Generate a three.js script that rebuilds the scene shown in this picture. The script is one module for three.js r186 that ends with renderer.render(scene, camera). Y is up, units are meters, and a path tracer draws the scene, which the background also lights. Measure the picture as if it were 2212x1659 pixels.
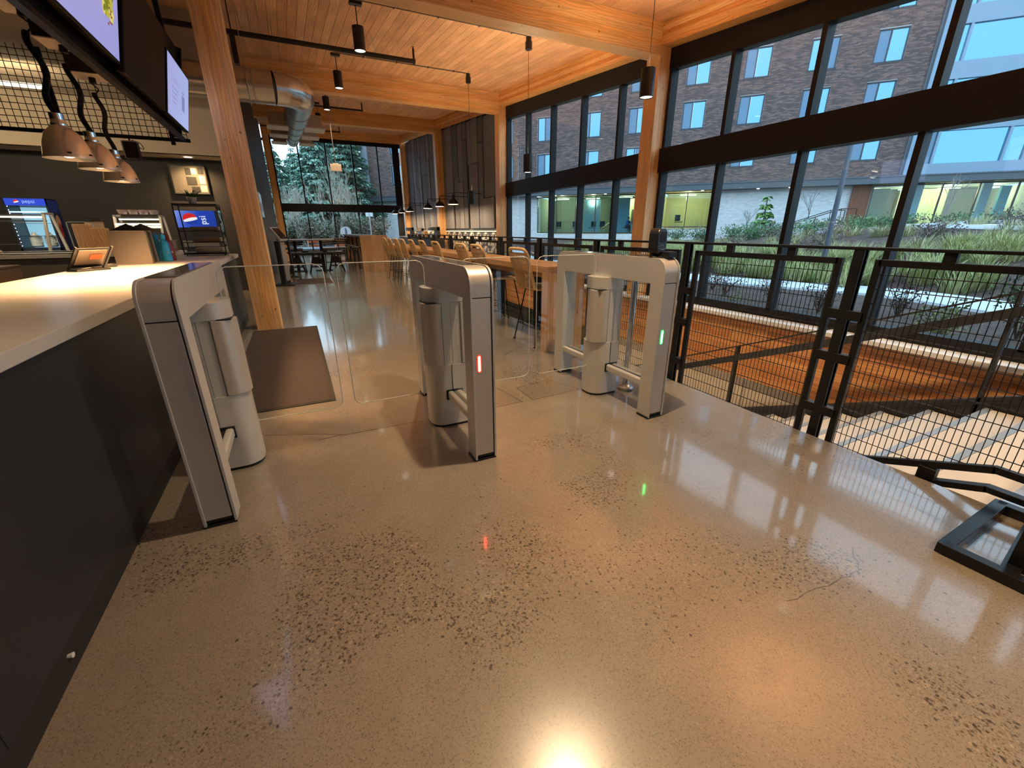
import * as THREE from 'three';
import { RoundedBoxGeometry } from 'three/addons/geometries/RoundedBoxGeometry.js';
import { mergeGeometries } from 'three/addons/utils/BufferGeometryUtils.js';
import { MarchingCubes } from 'three/addons/objects/MarchingCubes.js';
import { RectAreaLightUniformsLib } from 'three/addons/lights/RectAreaLightUniformsLib.js';

// ---------------------------------------------------------------- camera, sky, light, exposure
const scene = new THREE.Scene();
const camera = new THREE.PerspectiveCamera(84.955, 2212 / 1659, 0.05, 400);
camera.rotation.order = 'YXZ';
camera.position.set(0, 1.2, 0);
camera.rotation.set(-0.35275, -0.45462, -0.00436);
scene.add(camera);

const renderer = new THREE.WebGLRenderer({ antialias: true });
renderer.toneMapping = THREE.LinearToneMapping;
renderer.toneMappingExposure = 1.55;
renderer.shadowMap.enabled = true;
RectAreaLightUniformsLib.init();

let seed = 7;
const rnd = () => { seed = (seed * 1664525 + 1013904223) >>> 0; return seed / 4294967296; };
const rr = (a, b) => a + (b - a) * rnd();
const reseed = (n) => { seed = n; };

// overcast winter sky: soft grey-blue, brighter overhead
{
  const w = 256, h = 128, d = new Float32Array(w * h * 4);
  for (let j = 0; j < h; j++) for (let i = 0; i < w; i++) {
    const el = ((j + 0.5) / h - 0.5) * Math.PI, az = i / w * Math.PI * 2, k = (j * w + i) * 4;
    const cl = 0.5 + 0.5 * Math.sin(az * 3 + 2.1 * Math.sin(el * 5)) * Math.sin(el * 9 + Math.cos(az * 2));
    const up = Math.max(0, Math.sin(el)), b = (0.80 + 0.30 * up) * (0.95 + 0.10 * cl);
    d[k] = b * 0.72; d[k + 1] = b * 0.90; d[k + 2] = b * 1.08; d[k + 3] = 1;
  }
  const t = new THREE.DataTexture(d, w, h, THREE.RGBAFormat, THREE.FloatType);
  t.mapping = THREE.EquirectangularReflectionMapping; t.magFilter = THREE.LinearFilter; t.minFilter = THREE.LinearFilter; t.wrapS = THREE.RepeatWrapping; t.needsUpdate = true;
  scene.background = t; scene.environment = t;
}
const SKY = 1.9, WARM = 0xffdcad, LAMP_CD = 18;
scene.backgroundIntensity = SKY; scene.environmentIntensity = SKY;

// ---------------------------------------------------------------- naming and parenting
const used = new Map();
function numbered(n) { const k = used.get(n) || 0; used.set(n, k + 1); return k ? n + '_' + String(k).padStart(3, '0') : n; }
function tag(o, label, category, group) { o.userData.label = label; o.userData.category = category; if (group) o.userData.group = group; return o; }
function T(name, label, category, p = [0, 0, 0], ry = 0, group) {
  const g = new THREE.Group(); g.name = numbered(name); g.position.set(...p); g.rotation.y = ry; scene.add(g); return tag(g, label, category, group);
}
function S(name, p = [0, 0, 0]) { const g = new THREE.Group(); g.name = numbered(name); g.position.set(...p); g.userData.kind = 'structure'; scene.add(g); return g; }
function mesh(name, geo, mat, parent, label) {
  const m = new THREE.Mesh(mg(geo), mat); m.name = name; m.castShadow = m.receiveShadow = true; parent.add(m); if (label) m.userData.label = label; return m;
}
function each(name, geos, mat, parent) { return geos.map((g) => mesh(name, g, mat, parent)); }
function one(name, label, category, geo, mat, p = [0, 0, 0], ry = 0, group) {
  const m = new THREE.Mesh(mg(geo), mat); m.name = numbered(name); m.position.set(...p); m.rotation.y = ry; m.castShadow = m.receiveShadow = true; scene.add(m); return tag(m, label, category, group);
}
function copy(o, label, p, ry, group) {
  const c = o.clone(); c.name = numbered(o.name.replace(/_\d{3}$/, '')); c.userData = { ...o.userData }; scene.add(c);
  if (label) c.userData.label = label; if (p) c.position.set(...p); if (ry !== undefined) c.rotation.y = ry; if (group) c.userData.group = group; return c;
}

// ---------------------------------------------------------------- geometry helpers
function mg(list) {
  if (!Array.isArray(list)) return list;
  if (list.length === 1) return list[0];
  return mergeGeometries(list.map((g) => {
    const q = g.index ? g.toNonIndexed() : g.clone();
    for (const k of Object.keys(q.attributes)) if (!['position', 'normal', 'uv'].includes(k)) q.deleteAttribute(k);
    return q;
  }));
}
const PI = Math.PI;
// box with uv in metres; grain (v) runs along axis ax; a random offset keeps boards different
function bx(w, h, d, x = 0, y = 0, z = 0, ax = 'y') {
  const g = new THREE.BoxGeometry(w, h, d); muv(g, ax, rnd() * 7, rnd() * 7); return g.translate(x, y, z);
}
function muv(g, ax, ou = 0, ov = 0) {
  const p = g.attributes.position, n = g.attributes.normal, uv = g.attributes.uv, A = { x: 0, y: 1, z: 2 }[ax];
  for (let i = 0; i < p.count; i++) {
    const P = [p.getX(i), p.getY(i), p.getZ(i)], N = [Math.abs(n.getX(i)), Math.abs(n.getY(i)), Math.abs(n.getZ(i))];
    const m = N[0] > N[1] && N[0] > N[2] ? 0 : N[1] > N[2] ? 1 : 2;
    const rest = [0, 1, 2].filter((k) => k !== m && k !== A);
    if (m === A) uv.setXY(i, P[(A + 1) % 3] + ou, P[(A + 2) % 3] * 0.1 + ov); else uv.setXY(i, P[rest[0]] + ou, P[A] + ov);
  }
  return g;
}
function rb(w, h, d, r, x = 0, y = 0, z = 0, ax = 'y', seg = 2) { const g = new RoundedBoxGeometry(w, h, d, seg, Math.min(r, w / 2.01, h / 2.01, d / 2.01)); muv(g, ax, rnd() * 7, rnd() * 7); return g.translate(x, y, z); }
function cy(r1, r2, h, seg, x = 0, y = 0, z = 0, open = false) { return new THREE.CylinderGeometry(r1, r2, h, seg, 1, open).translate(x, y, z); }
const V = (a) => new THREE.Vector3(...a);
function bar(a, b, r, seg = 8, r2) {
  const A = V(a), B = V(b), d = B.clone().sub(A), g = new THREE.CylinderGeometry(r2 ?? r, r, d.length(), seg);
  g.applyQuaternion(new THREE.Quaternion().setFromUnitVectors(new THREE.Vector3(0, 1, 0), d.normalize())); return g.translate((A.x + B.x) / 2, (A.y + B.y) / 2, (A.z + B.z) / 2);
}
// flat bar from a to b: w across the horizontal, h across the vertical
function flat(a, b, w, h, up = [0, 1, 0]) {
  const A = V(a), B = V(b), d = B.clone().sub(A), L = d.length(); d.normalize();
  const s = new THREE.Vector3().crossVectors(V(up), d).normalize(), u = new THREE.Vector3().crossVectors(d, s);
  const g = new THREE.BoxGeometry(w, h, L); muv(g, 'z', rnd() * 5, rnd() * 5);
  g.applyMatrix4(new THREE.Matrix4().makeBasis(s, u, d)); return g.translate((A.x + B.x) / 2, (A.y + B.y) / 2, (A.z + B.z) / 2);
}
function tube(pts, r, seg = 24, rad = 6, closed = false, t = 0.5) { return new THREE.TubeGeometry(new THREE.CatmullRomCurve3(pts.map(V), closed, 'catmullrom', t), seg, r, rad, closed); }
function lathe(pts, seg = 24, x = 0, y = 0, z = 0) { return new THREE.LatheGeometry(pts.map((p) => new THREE.Vector2(p[0], p[1])), seg).translate(x, y, z); }
function rrect(w, h, r, cx = 0, cy0 = 0) {
  const s = new THREE.Shape(), x0 = cx - w / 2, x1 = cx + w / 2, y0 = cy0 - h / 2, y1 = cy0 + h / 2;
  s.moveTo(x0 + r, y0); s.lineTo(x1 - r, y0); s.absarc(x1 - r, y0 + r, r, -PI / 2, 0); s.lineTo(x1, y1 - r); s.absarc(x1 - r, y1 - r, r, 0, PI / 2);
  s.lineTo(x0 + r, y1); s.absarc(x0 + r, y1 - r, r, PI / 2, PI); s.lineTo(x0, y0 + r); s.absarc(x0 + r, y0 + r, r, PI, PI * 1.5); return s;
}
function ext(shape, depth, bevel = 0, cs = 10) { return new THREE.ExtrudeGeometry(shape, { depth, bevelEnabled: bevel > 0, bevelSize: bevel, bevelThickness: bevel, bevelSegments: 2, curveSegments: cs }); }

// ---------------------------------------------------------------- materials and computed textures
function M(c, rough = 0.6, metal = 0, o = {}) { return new THREE.MeshStandardMaterial({ color: Array.isArray(c) ? new THREE.Color().setRGB(...c) : new THREE.Color(c), roughness: rough, metalness: metal, ...o }); }
function PM(c, rough, metal, o = {}) { return new THREE.MeshPhysicalMaterial({ color: Array.isArray(c) ? new THREE.Color().setRGB(...c) : new THREE.Color(c), roughness: rough, metalness: metal, ...o }); }
function dtex(w, h, f, srgb = true) {
  const d = new Uint8Array(w * h * 4);
  for (let j = 0; j < h; j++) for (let i = 0; i < w; i++) { const c = f(i, j), k = (j * w + i) * 4; d[k] = c[0]; d[k + 1] = c[1]; d[k + 2] = c[2]; d[k + 3] = 255; }
  return fin(new THREE.DataTexture(d, w, h), srgb);
}
function fin(t, srgb = true) { t.wrapS = t.wrapT = THREE.RepeatWrapping; t.magFilter = THREE.LinearFilter; t.minFilter = THREE.LinearMipmapLinearFilter; t.generateMipmaps = true; if (srgb) t.colorSpace = THREE.SRGBColorSpace; t.needsUpdate = true; return t; }
const hsh = (x, y) => { let n = (Math.imul(x, 374761393) + Math.imul(y, 668265263)) | 0; n = Math.imul(n ^ (n >>> 13), 1274126177); return ((n ^ (n >>> 16)) >>> 0) / 4294967296; };
const mod = (a, m) => ((a % m) + m) % m;
function vn(x, y, px = 1e6, py = 1e6) { // value noise with period px, py
  const xi = Math.floor(x), yi = Math.floor(y), fx = x - xi, fy = y - yi, u = fx * fx * (3 - 2 * fx), v = fy * fy * (3 - 2 * fy);
  const a = hsh(mod(xi, px), mod(yi, py)), b = hsh(mod(xi + 1, px), mod(yi, py)), c = hsh(mod(xi, px), mod(yi + 1, py)), e = hsh(mod(xi + 1, px), mod(yi + 1, py));
  return a + (b - a) * u + (c - a) * v + (a - b - c + e) * u * v;
}
// fir grain: 0.4 m across (u), 2 m along (v)
const woodMap = (() => {
  const W = 256, H = 1024, knots = [];
  reseed(31); for (let k = 0; k < 5; k++) knots.push([rnd() * W, rnd() * H, 2 + rnd() * 2.5]);
  const t = dtex(W, H, (i, j) => {
    const wob = vn(i / 32, j / 256, 8, 4) * 2.6 + vn(i / 16, j / 128, 16, 8) * 0.8;
    let ring = 0.5 + 0.5 * Math.sin((i / W * 22 + wob) * PI);
    ring = ring * 0.55 + 0.45 * vn(i / 2, j / 64, 128, 16);
    let b = 0.84 + 0.16 * ring + 0.07 * (vn(i / 1.3, j / 24, 200, 42) - 0.5) + 0.10 * (vn(i / 64, j / 256, 4, 4) - 0.5);
    let r = 1, g = 0.93 + 0.05 * ring, bl = 0.84 + 0.12 * ring;
    for (const [x, y, s] of knots) { let dx = Math.abs(i - x); dx = Math.min(dx, W - dx); let dy = Math.abs(j - y); dy = Math.min(dy, H - dy); const q = (dx * dx + dy * dy * 0.55) / (s * s); if (q < 5) { const k = Math.exp(-q); b *= 1 - 0.62 * k; g *= 1 - 0.2 * k; bl *= 1 - 0.35 * k; } }
    return [Math.min(255, 255 * b * r), Math.min(255, 255 * b * g), Math.min(255, 255 * b * bl)];
  });
  t.repeat.set(1 / 0.4, 1 / 2); return t;
})();
const wood = (c, rough = 0.55, o = {}) => M(c, rough, 0, { map: woodMap, ...o });
const FIR = [[0.86, 0.44, 0.15], [0.92, 0.53, 0.21], [0.77, 0.34, 0.10], [0.95, 0.62, 0.30]].map((c) => wood(c, 0.5));
const PLANK = [[0.89, 0.53, 0.30], [0.93, 0.57, 0.335], [0.85, 0.49, 0.265]].map((c) => wood(c, 0.55));
const CEDAR = [[0.70, 0.32, 0.11], [0.76, 0.37, 0.13], [0.63, 0.27, 0.085], [0.80, 0.42, 0.16]].map((c) => wood(c, 0.5));
const OAK = [[0.60, 0.37, 0.18], [0.65, 0.41, 0.21], [0.54, 0.33, 0.16]].map((c) => wood(c, 0.35));
const BLACK = M([0.012, 0.012, 0.013], 0.45, 0.2), BLACKM = M([0.016, 0.015, 0.015], 0.62), FRAME = PM([0.010, 0.010, 0.012], 0.55, 0, { specularIntensity: 0.5 });
const STEEL = M([0.55, 0.54, 0.52], 0.3, 0.9), CHROME = M([0.7, 0.7, 0.7], 0.12, 1), SATIN = M([0.62, 0.61, 0.58], 0.42, 0.3), SATIN2 = M([0.60, 0.56, 0.51], 0.38, 0.35);
const PANE = PM([0.86, 0.955, 0.99], 0.0, 0, { transmission: 1, thickness: 0, ior: 1.5 });
const CLEAR = PM([0.97, 0.985, 0.98], 0.0, 0, { transmission: 1, thickness: 0, ior: 1.45 });
const EDGE = M([0.72, 0.76, 0.73], 0.25, 0.1);
const BEIGE = M([0.50, 0.42, 0.33], 0.9), WHITE = M([0.72, 0.72, 0.70], 0.5), DARKWALL = M([0.028, 0.026, 0.028], 0.7), CONC = M([0.45, 0.42, 0.38], 0.7);
const glow = (c, i) => M([0.02, 0.02, 0.02], 0.5, 0, { emissive: new THREE.Color(c), emissiveIntensity: i });
const WARMGLOW = glow(0xfff0d8, 2.2);
function spot(x, y, z, cd, angle = 1.0, pen = 0.7, color = WARM, tx = x, ty = y - 1, tz = z, r = 2) {
  const l = new THREE.SpotLight(color, cd, 0, angle, pen, 2); l.position.set(x, y, z); l.target.position.set(tx, ty, tz); l.castShadow = true; l.shadow.radius = r; scene.add(l); scene.add(l.target); return l;
}
function point(x, y, z, cd, color = WARM, r = 2) { const l = new THREE.PointLight(color, cd, 0, 2); l.position.set(x, y, z); l.castShadow = true; l.shadow.radius = r; scene.add(l); return l; }
function area(x, y, z, w, h, i, color, tx, ty, tz) { const l = new THREE.RectAreaLight(color, i, w, h); l.position.set(x, y, z); l.lookAt(tx, ty, tz); scene.add(l); return l; }
// ================================================================ SETTING
const BAY = 6.24, slope = 0.0845, ceilY = (z) => 3.723 - slope * z, tilt = Math.atan(slope);
// ---- polished concrete floor; a large texture near the camera, a tile beyond
function concrete(W, H, mpp, seedN, marks, wrap) {
  const d = new Float32Array(W * H * 3); reseed(seedN);
  const px = Math.round(W * mpp / 0.02) , per = wrap ? W * mpp : 1e6;
  const mask = new Float32Array(W * H);
  for (let j = 0; j < H; j++) for (let i = 0; i < W; i++) {
    const x = i * mpp, y = j * mpp, q = wrap ? (s) => vn(x * s, y * s, Math.round(per * s), Math.round(per * s)) : (s) => vn(x * s + 3.3, y * s + 8.1);
    const lo = q(1) * 0.5 + q(2) * 0.3 + q(5) * 0.2, sm = q(12), fi = hsh(i, j + seedN * 991);
    const f = 1 + 0.22 * (lo - 0.5) + 0.10 * (sm - 0.5) + 0.10 * (fi - 0.5), w = q(3) - 0.5, k = (j * W + i) * 3;
    d[k] = 0.285 * f * (1 + 0.03 * w); d[k + 1] = 0.243 * f; d[k + 2] = 0.195 * f * (1 - 0.05 * w);
    mask[j * W + i] = Math.max(0, Math.min(1, (q(1.5) * 0.55 + q(4) * 0.45 - 0.44) * 4.0));
  }
  const put = (cx, cy, a, b, th, c, al) => {
    const R = Math.max(a, b) + 1, co = Math.cos(th), si = Math.sin(th);
    for (let y = Math.floor(cy - R); y <= cy + R; y++) for (let x = Math.floor(cx - R); x <= cx + R; x++) {
      let X = x, Y = y; if (wrap) { X = mod(x, W); Y = mod(y, H); } else if (x < 0 || y < 0 || x >= W || y >= H) continue;
      const u = ((x - cx) * co + (y - cy) * si) / a, v = (-(x - cx) * si + (y - cy) * co) / b, e = u * u + v * v, t = Math.max(0, Math.min(1, (1.25 - e) * 2)) * al;
      if (t > 0) { const k = (Y * W + X) * 3; d[k] += (c[0] - d[k]) * t; d[k + 1] += (c[1] - d[k + 1]) * t; d[k + 2] += (c[2] - d[k + 2]) * t; }
    }
  };
  const area0 = W * H * mpp * mpp;
  for (let n = 0; n < area0 * 85000; n++) { // fine sand
    const x = rnd() * W, y = rnd() * H, m = mask[(y | 0) * W + (x | 0)]; if (rnd() > 0.45 + 0.55 * m) continue;
    const dk = rnd() < 0.84, s = rr(0.0006, 0.0016) / mpp; put(x, y, s, s * rr(0.6, 1), rnd() * 3, dk ? [0.08, 0.06, 0.04] : [0.46, 0.40, 0.31], rr(0.3, 0.8));
  }
  for (let n = 0; n < area0 * 7000; n++) { // exposed pebbles in patches
    const x = rnd() * W, y = rnd() * H, m = mask[(y | 0) * W + (x | 0)]; if (rnd() > m * m * m * 0.9) continue;
    const s = rr(0.002, 0.0052) / mpp, th = rnd() * 3, e = rr(0.55, 0.95), t = rnd(), c = t < 0.6 ? [0.05, 0.04, 0.032] : t < 0.88 ? [0.13, 0.09, 0.06] : [0.40, 0.34, 0.26];
    put(x, y, s, s * e, th, c, rr(0.6, 0.95));
  }
  if (marks) marks((x0, y0, x1, y1, wd, c, al) => {
    const L = Math.hypot(x1 - x0, y1 - y0) / mpp, n = Math.ceil(L);
    for (let i = 0; i <= n; i++) put((x0 + (x1 - x0) * i / n) / mpp, (y0 + (y1 - y0) * i / n) / mpp, wd / mpp, wd / mpp, 0, c, al);
  });
  const u8 = new Uint8Array(W * H * 4), g = (v) => { v = Math.max(0, Math.min(1, v)); return 255 * (v <= 0.0031308 ? v * 12.92 : 1.055 * v ** (1 / 2.4) - 0.055); };
  for (let k = 0; k < W * H; k++) { u8[k * 4] = g(d[k * 3]); u8[k * 4 + 1] = g(d[k * 3 + 1]); u8[k * 4 + 2] = g(d[k * 3 + 2]); u8[k * 4 + 3] = 255; }
  return fin(new THREE.DataTexture(u8, W, H));
}
const NX0 = -0.8, NX1 = 2.68, NZ0 = -4.4, NZ1 = 0.25;
const nearTex = concrete(1530, 2046, (NZ1 - NZ0) / 2046, 5, (line) => {
  const P = (pts, w, c, al) => { for (let i = 1; i < pts.length; i++) line(pts[i - 1][0] - NX0, pts[i - 1][1] - NZ0, pts[i][0] - NX0, pts[i][1] - NZ0, w, c, al); };
  const dk = [0.06, 0.045, 0.03];
  P([[-0.357, -2.794], [-0.023, -2.641], [0.093, -2.575], [0.421, -2.566], [0.638, -2.562]], 0.0028, dk, 0.8);
  P([[-0.053, -2.573], [0.067, -2.582]], 0.003, dk, 0.8);
  P([[0.9, -2.541], [1.33, -2.551], [1.281, -2.901], [0.92, -2.9]], 0.0026, dk, 0.7);
  P([[1.421, -2.831], [1.74, -2.894], [1.859, -2.587], [1.415, -2.548], [1.421, -2.831]], 0.0026, dk, 0.7);
  P([[1.5, -3.9], [2.1, -3.75], [2.66, -3.9]], 0.003, dk, 0.7); P([[2.1, -3.75], [2.05, -4.4]], 0.003, dk, 0.6); P([[1.72, -3.72], [2.4, -4.25]], 0.003, dk, 0.6);
  const cr = [[1.818, -0.62], [1.76, -0.585], [1.742, -0.56], [1.715, -0.548], [1.70, -0.536], [1.66, -0.541], [1.637, -0.535], [1.6, -0.545], [1.523, -0.544], [1.47, -0.557], [1.418, -0.562], [1.36, -0.559], [1.321, -0.57]];
  P(cr, 0.0016, [0.04, 0.03, 0.025], 0.75); P([[1.60, -0.545], [1.66, -0.60], [1.685, -0.64]], 0.0012, dk, 0.5);
});
nearTex.wrapS = nearTex.wrapT = THREE.ClampToEdgeWrapping;
const farTex = concrete(1200, 1200, 3 / 1200, 9, null, true);
const FLOORN = PM(0xffffff, 0.24, 0, { map: nearTex, ior: 1.6, clearcoat: 0.9, clearcoatRoughness: 0.07 });
const FLOORF = PM(0xffffff, 0.24, 0, { map: farTex, ior: 1.6, clearcoat: 0.9, clearcoatRoughness: 0.07 }); farTex.repeat.set(1 / 3, 1 / 3);
{
  const fl = S('floor');
  const slab = (x0, x1, z0, z1, m) => {
    const g = new THREE.BoxGeometry(x1 - x0, 0.28, z1 - z0).translate((x0 + x1) / 2, -0.14, (z0 + z1) / 2), p = g.attributes.position, uv = g.attributes.uv;
    for (let i = 0; i < p.count; i++) if (m === FLOORN) uv.setXY(i, (p.getX(i) - NX0) / (NX1 - NX0), (p.getZ(i) - NZ0) / (NZ1 - NZ0)); else uv.setXY(i, p.getX(i), p.getZ(i) + p.getY(i) * 0.7);
    mesh('slab', g, m, fl);
  };
  slab(NX0, NX1, NZ0, NZ1, FLOORN); slab(-8, NX0, -25, 12.3, FLOORF); slab(NX0, NX1, -25, NZ0, FLOORF); slab(NX0, 5.9, NZ1, 12.3, FLOORF);
  slab(NX1, 5.75, -0.48, NZ1, FLOORF); slab(NX1, 6, -25, -12.6, FLOORF);
}
// ---- roof: planks between glulam beams, slab above
{
  const c = S('ceiling'), pw = 0.145, L0 = Math.hypot(BAY, BAY * slope);
  const geos = [0, 1, 2, 3].map(() => { const g = new RoundedBoxGeometry(pw - 0.003, 0.04, L0 - 0.006, 1, 0.004); muv(g, 'z', rnd() * 9, rnd() * 9); return g; });
  for (let b = 0; b < 4; b++) for (let k = 0; k < 45; k++) {
    const x = -0.56 + pw * (k + 0.5), zc = -BAY * (b + 0.5), m = new THREE.Mesh(geos[(k * 7 + b * 3) % 4], PLANK[(k * 5 + b * 2 + ((k * k) % 3)) % 3]);
    m.name = k || b ? 'plank_' + String(b * 45 + k).padStart(3, '0') : 'plank'; m.position.set(x, ceilY(zc) + 0.02, zc); m.rotation.x = tilt; m.castShadow = m.receiveShadow = true; c.add(m);
  }
  const deck = new THREE.BoxGeometry(14.6, 0.2, 38.8); muv(deck, 'z'); deck.rotateX(tilt); deck.translate(-0.9, ceilY(-6.7) + 0.145, -6.7); mesh('roof_deck', deck, PLANK[0], c);
}
function glulam(name, x0, x1, y0, y1, z0, z1, ax, stack, n) { // laminations stacked along one axis
  const g = S(name), lo = { x: x0, y: y0, z: z0 }, hi = { x: x1, y: y1, z: z1 };
  const t = (hi[stack] - lo[stack]) / n;
  for (let k = 0; k < n; k++) {
    const a = { ...lo }, b = { ...hi }; a[stack] = lo[stack] + t * k; b[stack] = a[stack] + t - 0.0006;
    const q = bx(b.x - a.x, b.y - a.y, b.z - a.z, (a.x + b.x) / 2, (a.y + b.y) / 2, (a.z + b.z) / 2, ax);
    mesh('lamination', q, FIR[(k * 3 + ((k * k + Math.round(Math.abs(z0))) % 4)) % 4], g);
  }
  return g;
}
for (let k = -1; k <= 4; k++) { // cross beams, right and left columns
  const z1 = -BAY * k + (k === 0 ? 0.14 : 0), z0 = z1 - 0.28, top = ceilY(z1), bot = [2.85, 3.30, 3.815, 4.29, 4.86, 5.40][k + 1];
  glulam('timber_beam', -0.6, 5.73, bot, top - 0.004, z0, z1, 'x', 'y', 8);
  glulam('timber_column', 5.72, 6.02, -0.02, top - 0.01, z0 - 0.02, z1 - 0.002, 'y', 'x', 6);
  if (k === 1) glulam('timber_column', -0.606, -0.326, 0, top, z0 - 0.1, z1 + 0.003, 'y', 'x', 6);
  if (k === 4) glulam('timber_column', -0.62, -0.34, 0, top, z0, z1 + 0.003, 'y', 'x', 6);
}
for (let k = -1; k < 4; k++) { // wall purlins between columns, along the slope
  const g = S('timber_beam'), za = -BAY * k - 0.3, zb = -BAY * (k + 1) + 0.002;
  for (let i = 0; i < 5; i++) mesh('lamination', flat([5.83, ceilY(za) - 0.034 - i * 0.062, za], [5.83, ceilY(zb) - 0.034 - i * 0.062, zb], 0.22, 0.0612), FIR[(i * 3 + k) % 4], g);
}
// ---- glazed right wall: bay 0, bay 1 and the bay beside and behind the camera
function quad(za, zb, ya, yb, yc, yd, x, t) { // slab at x between z edges, bottom ya..yb, top yc..yd
  const s = new THREE.Shape([[za, ya], [zb, yb], [zb, yd], [za, yc]].map((p) => new THREE.Vector2(-p[0], p[1])));
  const g = new THREE.ExtrudeGeometry(s, { depth: t, bevelEnabled: false }); g.rotateY(PI / 2); return g.translate(x, 0, 0);
}
const headY = (z) => 3.14 - 0.081 * z;
function windowBay(za, zb, mull, mid = 2.5, low = 2.125) {
  const w = S('window_' + (windowBay.n = (windowBay.n || 0) + 1)), X = 5.94;
  mesh('frame', [quad(za, zb, headY(za), headY(zb), ceilY(za) - 0.30, ceilY(zb) - 0.30, X, 0.16), bx(0.15, 0.15, za - zb, X + 0.085, 0.045, (za + zb) / 2)], FRAME, w);
  mesh('transom', [bx(0.20, mid - low, za - zb, X + 0.07, (mid + low) / 2, (za + zb) / 2)], FRAME, w);
  mull.forEach((z, i) => {
    mesh('mullion', [bx(0.15, headY(z) - mid, 0.062, X + 0.085, (headY(z) + mid) / 2, z), bx(0.15, low - 0.1, 0.062, X + 0.085, (low + 0.1) / 2, z)], FRAME, w);
    if (i) {
      const a = mull[i - 1] - 0.03, b = z + 0.03;
      mesh('pane', quad(a, b, mid, mid, headY(a), headY(b), X + 0.08, 0.012), PANE, w); mesh('pane', quad(a, b, 0.11, 0.11, low, low, X + 0.08, 0.012), PANE, w);
    }
  });
}
windowBay(-0.3, -6.24, [-0.33, -1.3, -2.57, -3.80, -5.03, -6.21]);
windowBay(-6.54, -12.48, [-6.57, -7.48, -8.72, -9.98, -11.25, -12.45]);
windowBay(5.95, 0, [5.9, 4.9, 3.7, 2.45, 1.2, 0.03]); windowBay(12.2, 6.25, [12.1, 11.2, 9.96, 8.72, 7.5, 6.28]);
// ---- far window wall
{
  const w = S('window_4'), Z = -25.05, X0 = -0.34, X1 = 5.6, top = (x) => 5.25;
  mesh('frame', [bx(X1 - X0 + 0.2, 0.26, 0.16, (X0 + X1) / 2, 5.36, Z), bx(0.32, 5.3, 0.16, 5.46, 2.6, Z), bx(X1 - X0, 0.12, 0.16, (X0 + X1) / 2, 0.06, Z)], FRAME, w);
  mesh('transom', bx(X1 - X0, 0.37, 0.2, (X0 + X1) / 2, 2.272, Z), FRAME, w);
  const ms = [X0 + 0.03, 0.80, 2.03, 3.27, 4.51, 5.33];
  ms.forEach((x, i) => {
    mesh('mullion', bx(0.06, 5.3, 0.14, x, 2.65, Z), FRAME, w);
    if (i) { const a = ms[i - 1] + 0.03, b = x - 0.03; mesh('pane', bx(b - a, 2.79, 0.012, (a + b) / 2, 3.852, Z), PANE, w); mesh('pane', bx(b - a, 1.97, 0.012, (a + b) / 2, 1.1, Z), PANE, w); }
  });
  // narrow side light between the left wall and the end column
  const s = S('window_5');
  mesh('frame', [bx(0.06, 5.2, 0.1, -0.95, 2.6, Z), bx(0.36, 0.1, 0.1, -0.8, 5.2, Z)], FRAME, s); mesh('pane', bx(0.30, 5.1, 0.012, -0.78, 2.6, Z), PANE, s);
}
// ---- wood clad lower right wall, sill, wall below
{
  const w = S('wall_right');
  mesh('sill', rb(0.26, 0.055, 14.2, 0.006, 5.83, -0.028, -5.5), WHITE, w);
  mesh('backing', bx(0.12, 0.9, 14.2, 5.90, -0.5, -5.5), BLACKM, w);
  reseed(77);
  for (let r = 0; r < 8; r++) { let z = 1.55; while (z > -12.5) { const L = Math.min(rr(1.6, 3.1), z + 12.5); mesh('plank', rb(0.03, 0.107, L - 0.002, 0.0025, 5.80 + rr(-0.0012, 0.0012), -0.112 - r * 0.109, z - L / 2, 'z', 1), CEDAR[Math.floor(rnd() * 4)], w); z -= L; if (L < 0.05) break; } }
  mesh('lower_panel', [bx(0.1, 2.3, 2.9, 5.9, -2.08, -2.4), bx(0.1, 2.3, 2.95, 5.9, -2.08, -5.35), bx(0.1, 2.3, 3, 5.9, -2.08, 0.5)], M([0.74, 0.64, 0.50], 0.9), w);
  const sl = T('stairwell_light', 'linear wall lamp low on the stairwell wall under the floor edge', 'light', [2.69, -0.75, -4.4]); mesh('housing', rb(0.05, 0.06, 2.4, 0.006), BLACKM, sl); mesh('lens', bx(0.006, 0.04, 2.3, 0.028, 0, 0), glow(0xffe2b8, 2), sl); area(2.73, -0.75, -4.4, 2.3, 0.04, 26, 0xffdcb0, 6, -1.6, -4.4);
  mesh('lower_glass', bx(0.02, 2.3, 5.6, 5.9, -2.08, -9.7), M([0.02, 0.03, 0.03], 0.08), w); mesh('lower_mullion', [0, 1, 2, 3].map((k) => bx(0.08, 2.3, 0.06, 5.86, -2.08, -7 - k * 1.3)), FRAME, w);
  const f = S('floor_lower'); mesh('slab', bx(9, 0.2, 20, 4.4, -3.3, -5.5), CONC, f);
  const e = S('wall_stairwell'); mesh('wall', [bx(0.12, 3, 12.1, 2.60, -1.78, -6.55), bx(3.3, 3, 0.12, 4.3, -1.78, -12.55), bx(3.3, 3, 0.12, 4.3, -1.78, -0.42)], CONC, e);
}
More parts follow.
